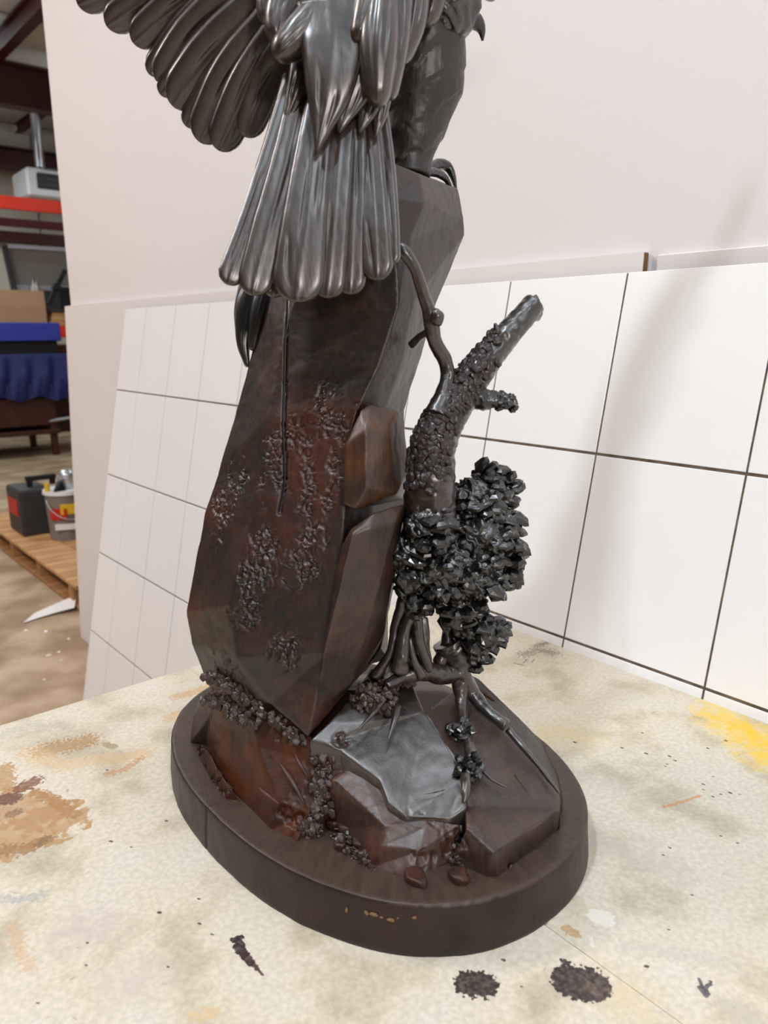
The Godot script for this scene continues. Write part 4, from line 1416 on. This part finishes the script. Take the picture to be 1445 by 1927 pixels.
		for c in q:
			p.append([c[0], c[1], (on_y(c[0], c[1], PLINTH_Y + c[2]) - MID).dot(FACE), c[3]])
		carved("splinter", tube(p, 8, 5, 0.2, 0.6), 0.004, 0, flat_f, brown_c, M.dusty, o)
	# stones against the tall rock: the tombstone-shaped block and the lower block
	var amber := tone(lin(72, 43, 22), lin(124, 78, 34), 0.7)
	var rf := gouges([], 0.0)
	carved("side_stone", hull([Q(677, 772, 0.1), Q(694, 760, 0.098), Q(750, 772, 0.075), Q(760, 786, 0.06), Q(766, 890, 0.06), Q(745, 930, 0.09), Q(668, 958, 0.118), Q(644, 950, 0.112), Q(651, 836, 0.11), Q(688, 812, 0.118), Q(730, 800, 0.1), Q(690, 920, 0.122), Q(700, 770, 0.02), Q(760, 800, 0.0), Q(760, 940, 0.0), Q(660, 950, 0.02)]), 0.0034, 2, rf, amber, M.rock, o)
	carved("side_stone", hull([Q(645, 1022, 0.112), Q(661, 994, 0.116), Q(700, 965, 0.116), Q(762, 946, 0.09), Q(745, 984, 0.112), Q(700, 992, 0.126), Q(664, 1004, 0.13), Q(640, 1100, 0.128), Q(612, 1220, 0.126), Q(590, 1340, 0.114), Q(660, 1290, 0.105), Q(722, 1195, 0.07), Q(738, 1100, 0.09), Q(760, 1000, 0.02), Q(700, 1250, 0.0), Q(640, 1250, 0.02)]), 0.0036, 2, rf, tone(lin(50, 34, 26), lin(96, 58, 30), 0.7), M.rock, o)

func build_tree(o: Node3D, dark: Color, rust: Color) -> void:
	var bark_spots := []
	for q in [[960, 640, 0.05, 26], [935, 665, 0.06, 30], [900, 700, 0.065, 36], [870, 740, 0.075, 40], [840, 790, 0.085, 44], [815, 840, 0.1, 46], [800, 770, 0.07, 30], [850, 810, 0.09, 30]]:
		bark_spots.append([Q(q[0], q[1], q[2]), q[3] * 0.00055])
	var bark_c := func(p: Vector3, _n: Vector3) -> Color:
		var low := clampf((1.36 - 0.05 - p.y) / 0.1, 0.0, 1.0)
		var k := clampf(0.3 + 0.5 * n_big.get_noise_3dv(p) + 0.5 * n_mid.get_noise_3dv(p), 0.0, 1.0)
		return lin(40, 29, 26).lerp(lin(96, 52, 34), k * (0.35 + 0.5 * low))
	var trunk := tube([[806, 1040, 0.07, 52], [808, 960, 0.078, 50], [811, 890, 0.08, 45], [816, 835, 0.078, 43], [838, 785, 0.07, 39], [880, 722, 0.058, 35], [925, 665, 0.048, 28], [965, 618, 0.04, 25], [1008, 570, 0.032, 21]], 28, 12, 0.12)
	# slanted broken end
	carved("dead_branch", trunk, 0.0034, 1, gouges(bark_spots, 0.004, 1.0), bark_c, M.bird, o)
	carved("branch_tip", hull([Q(988, 572, 0.036), Q(1009, 553, 0.03), Q(1014, 560, 0.034), Q(1022, 590, 0.03), Q(1016, 604, 0.03), Q(1000, 605, 0.046), Q(985, 592, 0.046), Q(1000, 580, 0.01), Q(1012, 596, 0.012)]), 0.004, 1, gouges([], 0.0), bark_c, M.bird, o)
	var vine_c := tone(lin(44, 31, 28), lin(70, 46, 38), 0.6)
	carved("vine", tube([[742, 458, 0.082, 9], [760, 474, 0.086, 13], [780, 505, 0.084, 11], [794, 548, 0.08, 11], [806, 582, 0.078, 13], [812, 612, 0.076, 15], [820, 645, 0.072, 14], [838, 680, 0.068, 14], [842, 712, 0.07, 15], [834, 745, 0.074, 18], [822, 782, 0.08, 26]], 16, 8, 0.1), 0.0034, 1, gouges([[Q(838, 720, 0.08), 0.012]], 0.004), vine_c, M.bird, o)
	carved("vine_knot", blob(Q(822, 598, 0.084), Vector3(0.0062, 0.008, 0.006), 0.3, 10), 0.004, 1, gouges([], 0.0), vine_c, M.bird, o)
	carved("vine", tube([[806, 625, 0.074, 8], [790, 634, 0.066, 7], [774, 650, 0.056, 9]], 10, 6, 0.1), 0.004, 1, gouges([], 0.0), vine_c, M.bird, o)
	for q in [[[938, 640, 0.05, 9], [935, 622, 0.05, 7], [931, 608, 0.05, 2.5]], [[893, 700, 0.06, 12], [887, 682, 0.06, 8], [886, 664, 0.06, 3]], [[963, 742, 0.05, 4], [968, 760, 0.05, 6], [966, 776, 0.05, 4]]]:
		carved("thorn", tube(q, 9, 6, 0.2), 0.004, 0, gouges([], 0.0), vine_c, M.bird, o)
	carved("knob", tube([[872, 728, 0.056, 30], [905, 748, 0.062, 24], [928, 752, 0.062, 20], [950, 752, 0.058, 19], [964, 752, 0.056, 15]], 14, 6, 0.25), 0.0034, 0, gouges([[Q(940, 752, 0.07), 0.03]], 0.006), tone(lin(26, 21, 20), lin(40, 30, 27)), M.leaf, o)
	for k in 14:
		add_flake("bark_chip", o, Q(948 + rng.randf_range(-18, 12), 754 + rng.randf_range(-12, 12), 0.066), (Vector3(FACE.z, -0.3, -FACE.x) + FACE * 0.6).normalized(), FACE + Vector3(0, 0.8, 0), rng.randf_range(0.006, 0.011), M.leaf)
	# overlapping bark scales in rows up the branch
	var axis := curve([[808, 905, 0.08, 45], [816, 835, 0.078, 43], [838, 785, 0.07, 39], [880, 722, 0.058, 35], [925, 665, 0.048, 28], [955, 630, 0.042, 25]], 37)
	for i in 36:
		var c := Q(axis[i][0], axis[i][1], axis[i][2])
		var tt := (Q(axis[i + 1][0], axis[i + 1][1], axis[i + 1][2]) - c).normalized()
		var ss := tt.cross((EYE - c).normalized()).normalized()
		var uu := ss.cross(tt)
		var rad: float = axis[i][3] * scale_at(c)
		for k in 8:
			var phi := -1.35 + (k + 0.5 * (i % 2)) * 0.29 + rng.randf_range(-0.09, 0.09)
			if i > 28 and phi > -0.3 or rng.randf() < 0.08:
				continue
			var nn := uu * cos(phi) + ss * sin(phi)
			if ss.dot(Vector3(FACE.z, 0, -FACE.x)) < 0.0:
				nn = uu * cos(phi) - ss * sin(phi)
			add_flake("bark_scale", o, c + nn * rad * 0.93 + tt * rng.randf_range(-0.002, 0.002), -tt + nn * rng.randf_range(0.15, 0.4), nn, rng.randf_range(0.0068, 0.0098), M.bark)
	# foliage: a lumpy core with wedge-shaped leaves
	var lumps := [[906, 890, 0.03, 15], [925, 918, 0.03, 30], [885, 945, 0.05, 46], [926, 970, 0.035, 38], [890, 1010, 0.058, 60], [940, 1035, 0.04, 32], [800, 990, 0.098, 36], [768, 1045, 0.088, 36], [822, 1062, 0.09, 52], [886, 1080, 0.07, 54], [938, 1075, 0.035, 22], [780, 1104, 0.07, 36], [850, 1128, 0.065, 38], [880, 1175, 0.05, 36], [912, 1182, 0.042, 26], [882, 1215, 0.048, 28]]
	var cores := []
	for l in lumps:
		var r: float = l[3] * 0.00054
		cores.append(displace(refine(blob(Q(l[0], l[1], l[2]), Vector3(r, r * 0.9, r), 0.4, 12), 0.004), func(p: Vector3) -> float: return 0.012 * (n_cell.get_noise_3dv(p * 1.3) + 0.4)))
	var fol := put("foliage", mesh_of(join(cores), tone(lin(20, 16, 15), lin(32, 24, 22)), false, false), M.bird, o)
	for k in 292:
		var l: Array = lumps[k % lumps.size()]
		var r: float = l[3] * 0.00054
		var right := Vector3(FACE.z, 0, -FACE.x)
		var dir := (right * rng.randf_range(-0.5, 1.2) * (1.0 if l[0] > 850 else 0.55) + FACE * rng.randf_range(-0.25, 1.0) + Vector3(0, rng.randf_range(-0.8, 0.6), 0)).normalized()
		var p: Vector3 = Q(l[0], l[1], l[2]) + dir * r * 0.86
		var fw := (dir * 0.6 + Vector3(0, -0.4, 0) + right * (0.75 if l[0] > 850 else 0.1) + FACE * 0.3).normalized()
		add_flake("leaf", fol, p, fw, (Vector3.UP + FACE * 0.45 + dir * 0.25).normalized(), rng.randf_range(0.011, 0.0185), M.leaf)
	for q in [[975, 900, 0.3], [984, 918, 0], [976, 940, 0.1], [985, 1000, -0.2], [972, 985, 0.1], [988, 1045, -0.1], [984, 1068, -0.15], [980, 1092, -0.3], [950, 1165, -0.1], [955, 1190, -0.12], [925, 1215, -0.3], [935, 884, 0.3], [918, 876, 0.3], [955, 888, 0.2], [950, 1112, -0.4]]:
		var right := Vector3(FACE.z, 0, -FACE.x)
		add_flake("leaf", fol, Q(q[0] - 26, q[1], 0.036), (right + Vector3(0, q[2], 0)).normalized(), Vector3.UP + FACE * 0.5, rng.randf_range(0.013, 0.017), M.leaf)
	# roots
	var root_c := tone(lin(48, 37, 33), lin(78, 58, 48), 0.6)
	var none := gouges([], 0.0)
	for q in [
		[[845, 1205, 0.05, 26], [862, 1240, 0.052, 20], [866, 1280, 0.056, 14], [868, 1320, 0.066, 9], [870, 1360, 0.089, 7]],
		[[868, 1262, 0.054, 14], [835, 1268, 0.06, 16], [800, 1264, 0.07, 14], [762, 1272, 0.076, 10], [728, 1292, 0.09, 6]],
		[[868, 1268, 0.056, 13], [890, 1305, 0.058, 11], [920, 1342, 0.079, 10], [953, 1366, 0.091, 10]],
		[[955, 1372, 0.092, 6], [985, 1408, 0.111, 5], [1020, 1450, 0.126, 4], [1052, 1492, 0.143, 2]],
		[[800, 1120, 0.075, 12], [786, 1160, 0.075, 9], [790, 1205, 0.078, 8], [806, 1262, 0.074, 8]],
		[[785, 1130, 0.07, 12], [764, 1180, 0.078, 9], [756, 1225, 0.082, 11], [752, 1262, 0.08, 14]],
		[[765, 1120, 0.07, 12], [745, 1175, 0.072, 8], [735, 1225, 0.078, 7], [705, 1275, 0.08, 8]],
		[[812, 1120, 0.06, 10], [836, 1155, 0.05, 8], [842, 1205, 0.05, 9], [826, 1250, 0.058, 11]],
		[[770, 1200, 0.075, 6], [778, 1240, 0.08, 6], [795, 1275, 0.08, 8]],
		[[874, 1372, 0.098, 6], [880, 1405, 0.119, 7], [886, 1430, 0.133, 8]],
		[[876, 1458, 0.155, 8], [876, 1486, 0.17, 7], [872, 1511, 0.179, 3]],
		[[885, 1395, 0.113, 4], [905, 1445, 0.138, 4], [930, 1470, 0.147, 3], [955, 1482, 0.151, 1]],
		[[722, 1318, 0.097, 5], [700, 1345, 0.114, 3.5], [674, 1374, 0.13, 1.2]],
		[[748, 1328, 0.1, 6], [742, 1355, 0.115, 5], [731, 1392, 0.132, 1.5]],
	]:
		for p in q:
			p[3] *= 1.3
		carved("root", tube(q, 12, 8, 0.25), 0.004, 1, none, root_c, M.bird, o)
	carved("root_flare", hull([Q(742, 1180, 0.062), Q(770, 1150, 0.06), Q(806, 1160, 0.058), Q(800, 1215, 0.066), Q(815, 1262, 0.07), Q(770, 1284, 0.076), Q(716, 1296, 0.08), Q(726, 1230, 0.07), Q(740, 1200, 0.02), Q(800, 1180, 0.02), Q(800, 1270, 0.02), Q(720, 1290, 0.03)]), 0.0034, 2, gouges([[Q(760, 1230, 0.07), 0.04]], 0.005), root_c, M.bird, o)
	for q in [[866, 1374, 0.1, 14], [882, 1440, 0.14, 15]]:
		var nd := put("root_nodule", mesh_of(blob(Q(q[0], q[1], q[2]), Vector3.ONE * q[3] * 0.00048, 0.5, 10), root_c), M.leaf, o)
		for k in 18:
			var dir := (FACE * rng.randf_range(0.0, 1.0) + Vector3(rng.randf_range(-1, 1), rng.randf_range(-1, 1), rng.randf_range(-1, 1))).normalized()
			add_flake("nodule_chip", nd, Q(q[0], q[1], q[2]) + dir * q[3] * 0.00045, (dir + Vector3(0, -0.5, 0)).normalized(), FACE + Vector3.UP, rng.randf_range(0.007, 0.011), M.leaf)

func feather(parent: Node, called: String, p: Array, thick: float, col: Callable, slits: Array = [], roll := 0.0, tip := 1.0, flat := 4.0) -> MeshInstance3D:
	return put(called, mesh_of(displace(blade(p, thick, roll, slits, tip, flat), func(q: Vector3) -> float: return 0.0004 * n_big.get_noise_3dv(q) + 0.0002 * n_mid.get_noise_3dv(q)), col), M.bird, parent)

func build_bird(o: Node3D, black: Color) -> void:
	var col := tone(lin(54, 37, 31), lin(76, 51, 42), 0.6)
	var tail_c := tone(lin(58, 43, 37), lin(82, 60, 51), 0.6)
	# body, leg, neck and head in one piece
	var rows := [[766, 330, -0.03, 40], [768, 300, -0.032, 43], [772, 260, -0.034, 57], [778, 215, -0.036, 68], [786, 165, -0.036, 82], [790, 115, -0.034, 84], [784, 60, -0.03, 90], [780, 0, -0.03, 92], [776, -60, -0.03, 84], [790, -120, -0.03, 66], [822, -160, -0.03, 50], [862, -180, -0.03, 44]]
	var body := tube(rows, 40, 8, 0.0, 0.9)
	var right := Vector3(FACE.z, 0, -FACE.x)
	var ruffle := func(p: Vector3) -> float:              # overlapping contour feathers carved as slanted, shingled layers
		var ph := (p.dot(right) * 0.5 - p.y * 0.87) / 0.021 + 0.5 * n_big.get_noise_3dv(p * 0.8) + 0.25 * n_mid.get_noise_3d(p.x * 0.25, p.y * 0.25, p.z * 0.25)
		var fr := ph - floorf(ph)
		return 0.0021 * (fr if fr < 0.86 else (1.0 - fr) * 6.1) + 0.0003 * n_big.get_noise_3dv(p) + 0.0006 * n_mid.get_noise_3d(p.x * 0.4, p.y * 0.4, p.z * 0.4)
	var trunk := put("body", mesh_of(displace(refine(body, 0.0026), ruffle), tone(lin(38, 30, 27), lin(54, 41, 36))), M.rock, o)
	# head turned down to the right, hooked beak
	var head := put("head", mesh_of(displace(refine(blob(Q(846, 6, -0.012), Vector3(0.026, 0.03, 0.03), 0.2, 14), 0.004), ruffle), tone(lin(34, 27, 25), lin(50, 39, 34))), M.bird, trunk)
	put("beak", mesh_of(displace(refine(tube([[862, 30, -0.02, 24], [882, 34, -0.022, 19], [898, 44, -0.024, 14], [906, 58, -0.026, 8], [908, 77, -0.028, 2]], 16, 6), 0.004), func(_p: Vector3) -> float: return 0.0), tone(lin(26, 22, 21), lin(34, 28, 26))), M.leaf, trunk)
	put("brow", mesh_of(tube([[820, 0, 0.0, 10], [845, -12, 0.004, 12], [872, 2, -0.006, 9], [888, 18, -0.014, 4]], 12, 6, 0.2), tone(lin(34, 27, 25), lin(50, 39, 34))), M.bird, trunk)
	# claw gripping the back rim of the rock
	put("talon", mesh_of(tube([[786, 316, -0.045, 12], [806, 318, -0.062, 11], [826, 309, -0.075, 10], [842, 314, -0.08, 9], [852, 332, -0.078, 6], [858, 358, -0.07, 2.5]], 14, 7, 0.1), tone(lin(14, 12, 12), lin(22, 18, 17))), M.leaf, trunk)
	put("talon", mesh_of(tube([[796, 324, -0.03, 9], [816, 324, -0.045, 8], [834, 332, -0.058, 7], [846, 348, -0.064, 4], [850, 362, -0.062, 2]], 12, 7, 0.1), tone(lin(14, 12, 12), lin(22, 18, 17))), M.leaf, trunk)
	# dark tuft hanging behind the rock's left edge
	for q in [[[492, 520, -0.02, 24], [470, 580, -0.015, 26], [458, 640, -0.012, 14], [466, 692, -0.008, 5]], [[470, 520, -0.03, 16], [455, 580, -0.025, 14], [449, 636, -0.022, 6]], [[500, 540, -0.01, 18], [486, 590, -0.004, 16], [474, 660, -0.004, 8]]]:
		feather(trunk, "hanging_feather", q, 0.008, tone(lin(20, 17, 16), lin(34, 27, 25)))
	# --- tail: long fan in front of the rock
	var tail := put("tail", mesh_of(displace(refine(blade([[648, -40, 0.05, 66], [648, 60, 0.06, 72], [648, 150, 0.078, 78], [644, 240, 0.092, 74], [640, 320, 0.096, 60]], 0.012), 0.006), func(q: Vector3) -> float: return 0.0006 * n_big.get_noise_3dv(q)), tail_c), M.bird, o)
	var tf := [
		[[556, 150, 0.086, 20], [512, 290, 0.102, 18], [470, 420, 0.118, 19], [428, 536, 0.132, 21], 0.0042, [[0.45, 0.95, 0.3, 0.1]]],
		[[572, 160, 0.092, 22], [540, 300, 0.108, 24], [506, 430, 0.122, 27], [474, 556, 0.134, 28], 0.0042, [[0.3, 0.7, -0.3, 0.2]]],
		[[588, 180, 0.094, 14], [560, 320, 0.106, 16], [534, 450, 0.118, 16], [512, 560, 0.128, 17], 0.0042, []],
		[[606, 190, 0.1, 26], [588, 310, 0.116, 32], [572, 440, 0.13, 38], [557, 569, 0.14, 44], 0.0048, [[0.66, 0.92, 0.62, -0.9], [0.25, 0.6, -0.45, 0.1], [0.3, 0.75, 0.1, 0.0]]],
		[[646, 210, 0.102, 22], [636, 320, 0.116, 25], [626, 450, 0.128, 26], [615, 562, 0.136, 28], 0.0042, [[0.5, 0.85, 0.2, 0.3]]],
		[[668, 200, 0.1, 18], [668, 320, 0.112, 20], [663, 450, 0.124, 22], [658, 555, 0.132, 24], 0.0042, [[0.6, 0.9, 0.55, -0.8], [0.25, 0.5, -0.2, 0.0]]],
		[[690, 200, 0.096, 20], [699, 310, 0.11, 21], [706, 430, 0.124, 24], [710, 528, 0.132, 27], 0.0042, [[0.65, 0.95, 0.5, -0.9], [0.2, 0.5, 0.2, 0.2]]],
		[[708, 195, 0.086, 18], [722, 300, 0.098, 17], [732, 410, 0.112, 16], [734, 500, 0.122, 17], 0.0042, [[0.3, 0.6, 0.0, 0.3]]],
	]
	for f in tf:
		for q in f.slice(0, 4):
			q[3] *= 1.2
		feather(tail, "tail_feather", f.slice(0, 4), f[4], tail_c, f[5], 0.05, 1.0, 7.0)
	# coverts on the tail's root, with pointed ends
	for f in [
		[[580, 60, 0.095, 24], [570, 130, 0.1, 22], [552, 190, 0.1, 14], [532, 240, 0.1, 3]],
		[[704, 70, 0.103, 30], [712, 150, 0.106, 26], [714, 205, 0.106, 16], [706, 262, 0.105, 3]],
		[[692, 50, 0.108, 34], [698, 130, 0.112, 32], [694, 196, 0.114, 20], [676, 252, 0.114, 3]],
		[[668, 20, 0.112, 48], [674, 100, 0.118, 46], [664, 176, 0.12, 28], [638, 250, 0.12, 3]],
		[[620, 0, 0.114, 56], [626, 80, 0.121, 54], [618, 176, 0.126, 38], [596, 286, 0.125, 3]],
	]:
		for q in f:
			q[3] *= 1.12
		feather(tail, "covert_feather", f, 0.0042, tail_c, [[0.45, 0.75, 0.35, 0.2], [0.6, 0.85, -0.4, 0.0]], 0.03, 1.6, 5.0)
	# --- left wing: a fan of long primaries, coverts over their roots
	var wing := put("wing", mesh_of(displace(refine(join([tube([[720, -120, 0.02, 70], [620, -170, 0.05, 74], [520, -240, 0.06, 62], [420, -330, 0.05, 44], [330, -420, 0.03, 26]], 20, 8), blade([[640, -120, 0.05, 90], [590, -40, 0.06, 84], [560, 40, 0.062, 50], [548, 100, 0.06, 18]], 0.012)]), 0.007), func(q: Vector3) -> float: return 0.0014 * n_mid.get_noise_3dv(q)), col), M.bird, o)
	var wf := [
		[[560, -120, 0.03], [420, -120, 0.02], [290, -60, 0.01], [146, 8, 0.0], 24],
		[[560, -100, 0.034], [430, -85, 0.026], [310, -22, 0.016], [201, 48, 0.008], 25],
		[[562, -90, 0.038], [450, -60, 0.032], [340, 8, 0.022], [250, 80, 0.014], 26],
		[[562, -80, 0.036], [460, -40, 0.03], [360, 40, 0.022], [281, 140, 0.012], 20],
		[[566, -70, 0.044], [470, -20, 0.038], [376, 60, 0.03], [300, 160, 0.02], 30],
		[[566, -60, 0.042], [480, 0, 0.036], [390, 80, 0.03], [302, 178, 0.018], 20],
		[[570, -50, 0.05], [490, 20, 0.046], [405, 100, 0.038], [324, 199, 0.028], 33],
		[[572, -40, 0.048], [500, 40, 0.042], [420, 130, 0.034], [350, 238, 0.024], 20],
		[[574, -30, 0.056], [506, 60, 0.052], [436, 150, 0.044], [376, 268, 0.034], 31],
		[[578, -10, 0.06], [520, 80, 0.056], [464, 170, 0.05], [410, 283, 0.04], 28],
		[[582, 10, 0.06], [540, 90, 0.056], [500, 160, 0.05], [460, 258, 0.042], 25],
		[[588, 20, 0.054], [556, 90, 0.05], [532, 150, 0.045], [508, 212, 0.038], 20],
		[[540, -170, 0.02], [400, -190, 0.01], [240, -150, 0.0], [60, -90, -0.01], 27],
		[[520, -220, 0.02], [380, -250, 0.0], [200, -240, -0.01], [10, -210, -0.02], 27],
		[[500, -270, 0.02], [350, -330, 0.0], [180, -350, -0.02], [0, -350, -0.03], 27],
		[[470, -310, 0.02], [330, -400, 0.0], [190, -460, -0.02], [60, -500, -0.03], 26],
	]
	var k := 0
	for f in wf:
		var hw: float = f[4] * 1.36
		feather(wing, "flight_feather", [[f[0][0], f[0][1], f[0][2], hw * 0.8], [f[1][0], f[1][1], f[1][2], hw], [f[2][0], f[2][1], f[2][2], hw], [f[3][0], f[3][1], f[3][2], hw * 0.8]], 0.0045, col, [[0.35, 0.75, 0.4, -0.5], [0.5, 0.9, -0.5, 0.3]] if k % 2 else [[0.45, 0.8, 0.1, 0.4]], -0.1, 1.1, 4.5)
		k += 1
	for f in [
		[[540, -120, 0.075, 26], [520, -60, 0.085, 30], [506, 0, 0.09, 24], [500, 50, 0.09, 14]],
		[[590, -100, 0.08, 30], [556, -30, 0.094, 36], [530, 30, 0.1, 32], [520, 88, 0.102, 20]],
		[[640, -40, 0.09, 30], [606, 20, 0.104, 38], [566, 64, 0.112, 34], [516, 110, 0.114, 24]],
		[[600, -120, 0.07, 30], [580, -60, 0.08, 34], [560, 0, 0.088, 30], [552, 50, 0.09, 20]],
	]:
		feather(wing, "covert_feather", f, 0.011, col, [[0.55, 0.9, 0.5, -0.4], [0.65, 0.95, 0.2, -0.4]], 0.0, 1.1, 2.6)
	# --- right wing: folded feathers over the back, the rest raised out of view
	var wing2 := put("wing", mesh_of(displace(refine(tube([[740, -130, 0.03, 60], [820, -200, -0.02, 66], [920, -290, -0.06, 56], [1040, -370, -0.09, 38], [1150, -440, -0.1, 22]], 20, 8), 0.007), func(q: Vector3) -> float: return 0.0014 * n_mid.get_noise_3dv(q)), col), M.bird, o)
	for f in [
		[[724, -110, 0.1, 20], [708, -50, 0.112, 24], [690, 20, 0.118, 26], [667, 86, 0.12, 16]],
		[[778, -110, 0.06, 24], [782, -40, 0.07, 26], [776, 40, 0.078, 26], [754, 120, 0.082, 16]],
		[[742, -110, 0.09, 28], [722, -20, 0.112, 32], [712, 80, 0.126, 37], [710, 204, 0.128, 22]],
		[[760, -100, 0.08, 24], [752, -10, 0.1, 26], [744, 90, 0.108, 24], [732, 190, 0.108, 14]],
		[[820, -120, 0.02, 22], [822, -60, 0.03, 24], [815, 0, 0.034, 24], [800, 52, 0.034, 16]],
		[[850, -150, -0.02, 24], [880, -90, -0.03, 24], [905, -40, -0.03, 20], [930, 0, -0.036, 12]],
	]:
		feather(wing2, "covert_feather", f, 0.011, tail_c, [[0.35, 0.85, 0.3, 0.0], [0.4, 0.8, -0.35, 0.0]], 0.0, 1.2, 2.6)
	for f in [
		[[880, -200, -0.04], [930, -150, -0.05], [980, -115, -0.06], [1040, -85, -0.07]],
		[[900, -210, -0.05], [980, -160, -0.065], [1060, -120, -0.08], [1120, -90, -0.09]],
		[[930, -250, -0.06], [1030, -220, -0.08], [1120, -190, -0.095], [1200, -170, -0.11]],
		[[960, -290, -0.065], [1070, -280, -0.09], [1180, -270, -0.11], [1270, -260, -0.125]],
		[[1000, -330, -0.07], [1120, -340, -0.1], [1230, -350, -0.12], [1320, -350, -0.14]],
	]:
		feather(wing2, "flight_feather", [[f[0][0], f[0][1], f[0][2], 40], [f[1][0], f[1][1], f[1][2], 50], [f[2][0], f[2][1], f[2][2], 52], [f[3][0], f[3][1], f[3][2], 40]], 0.006, col)
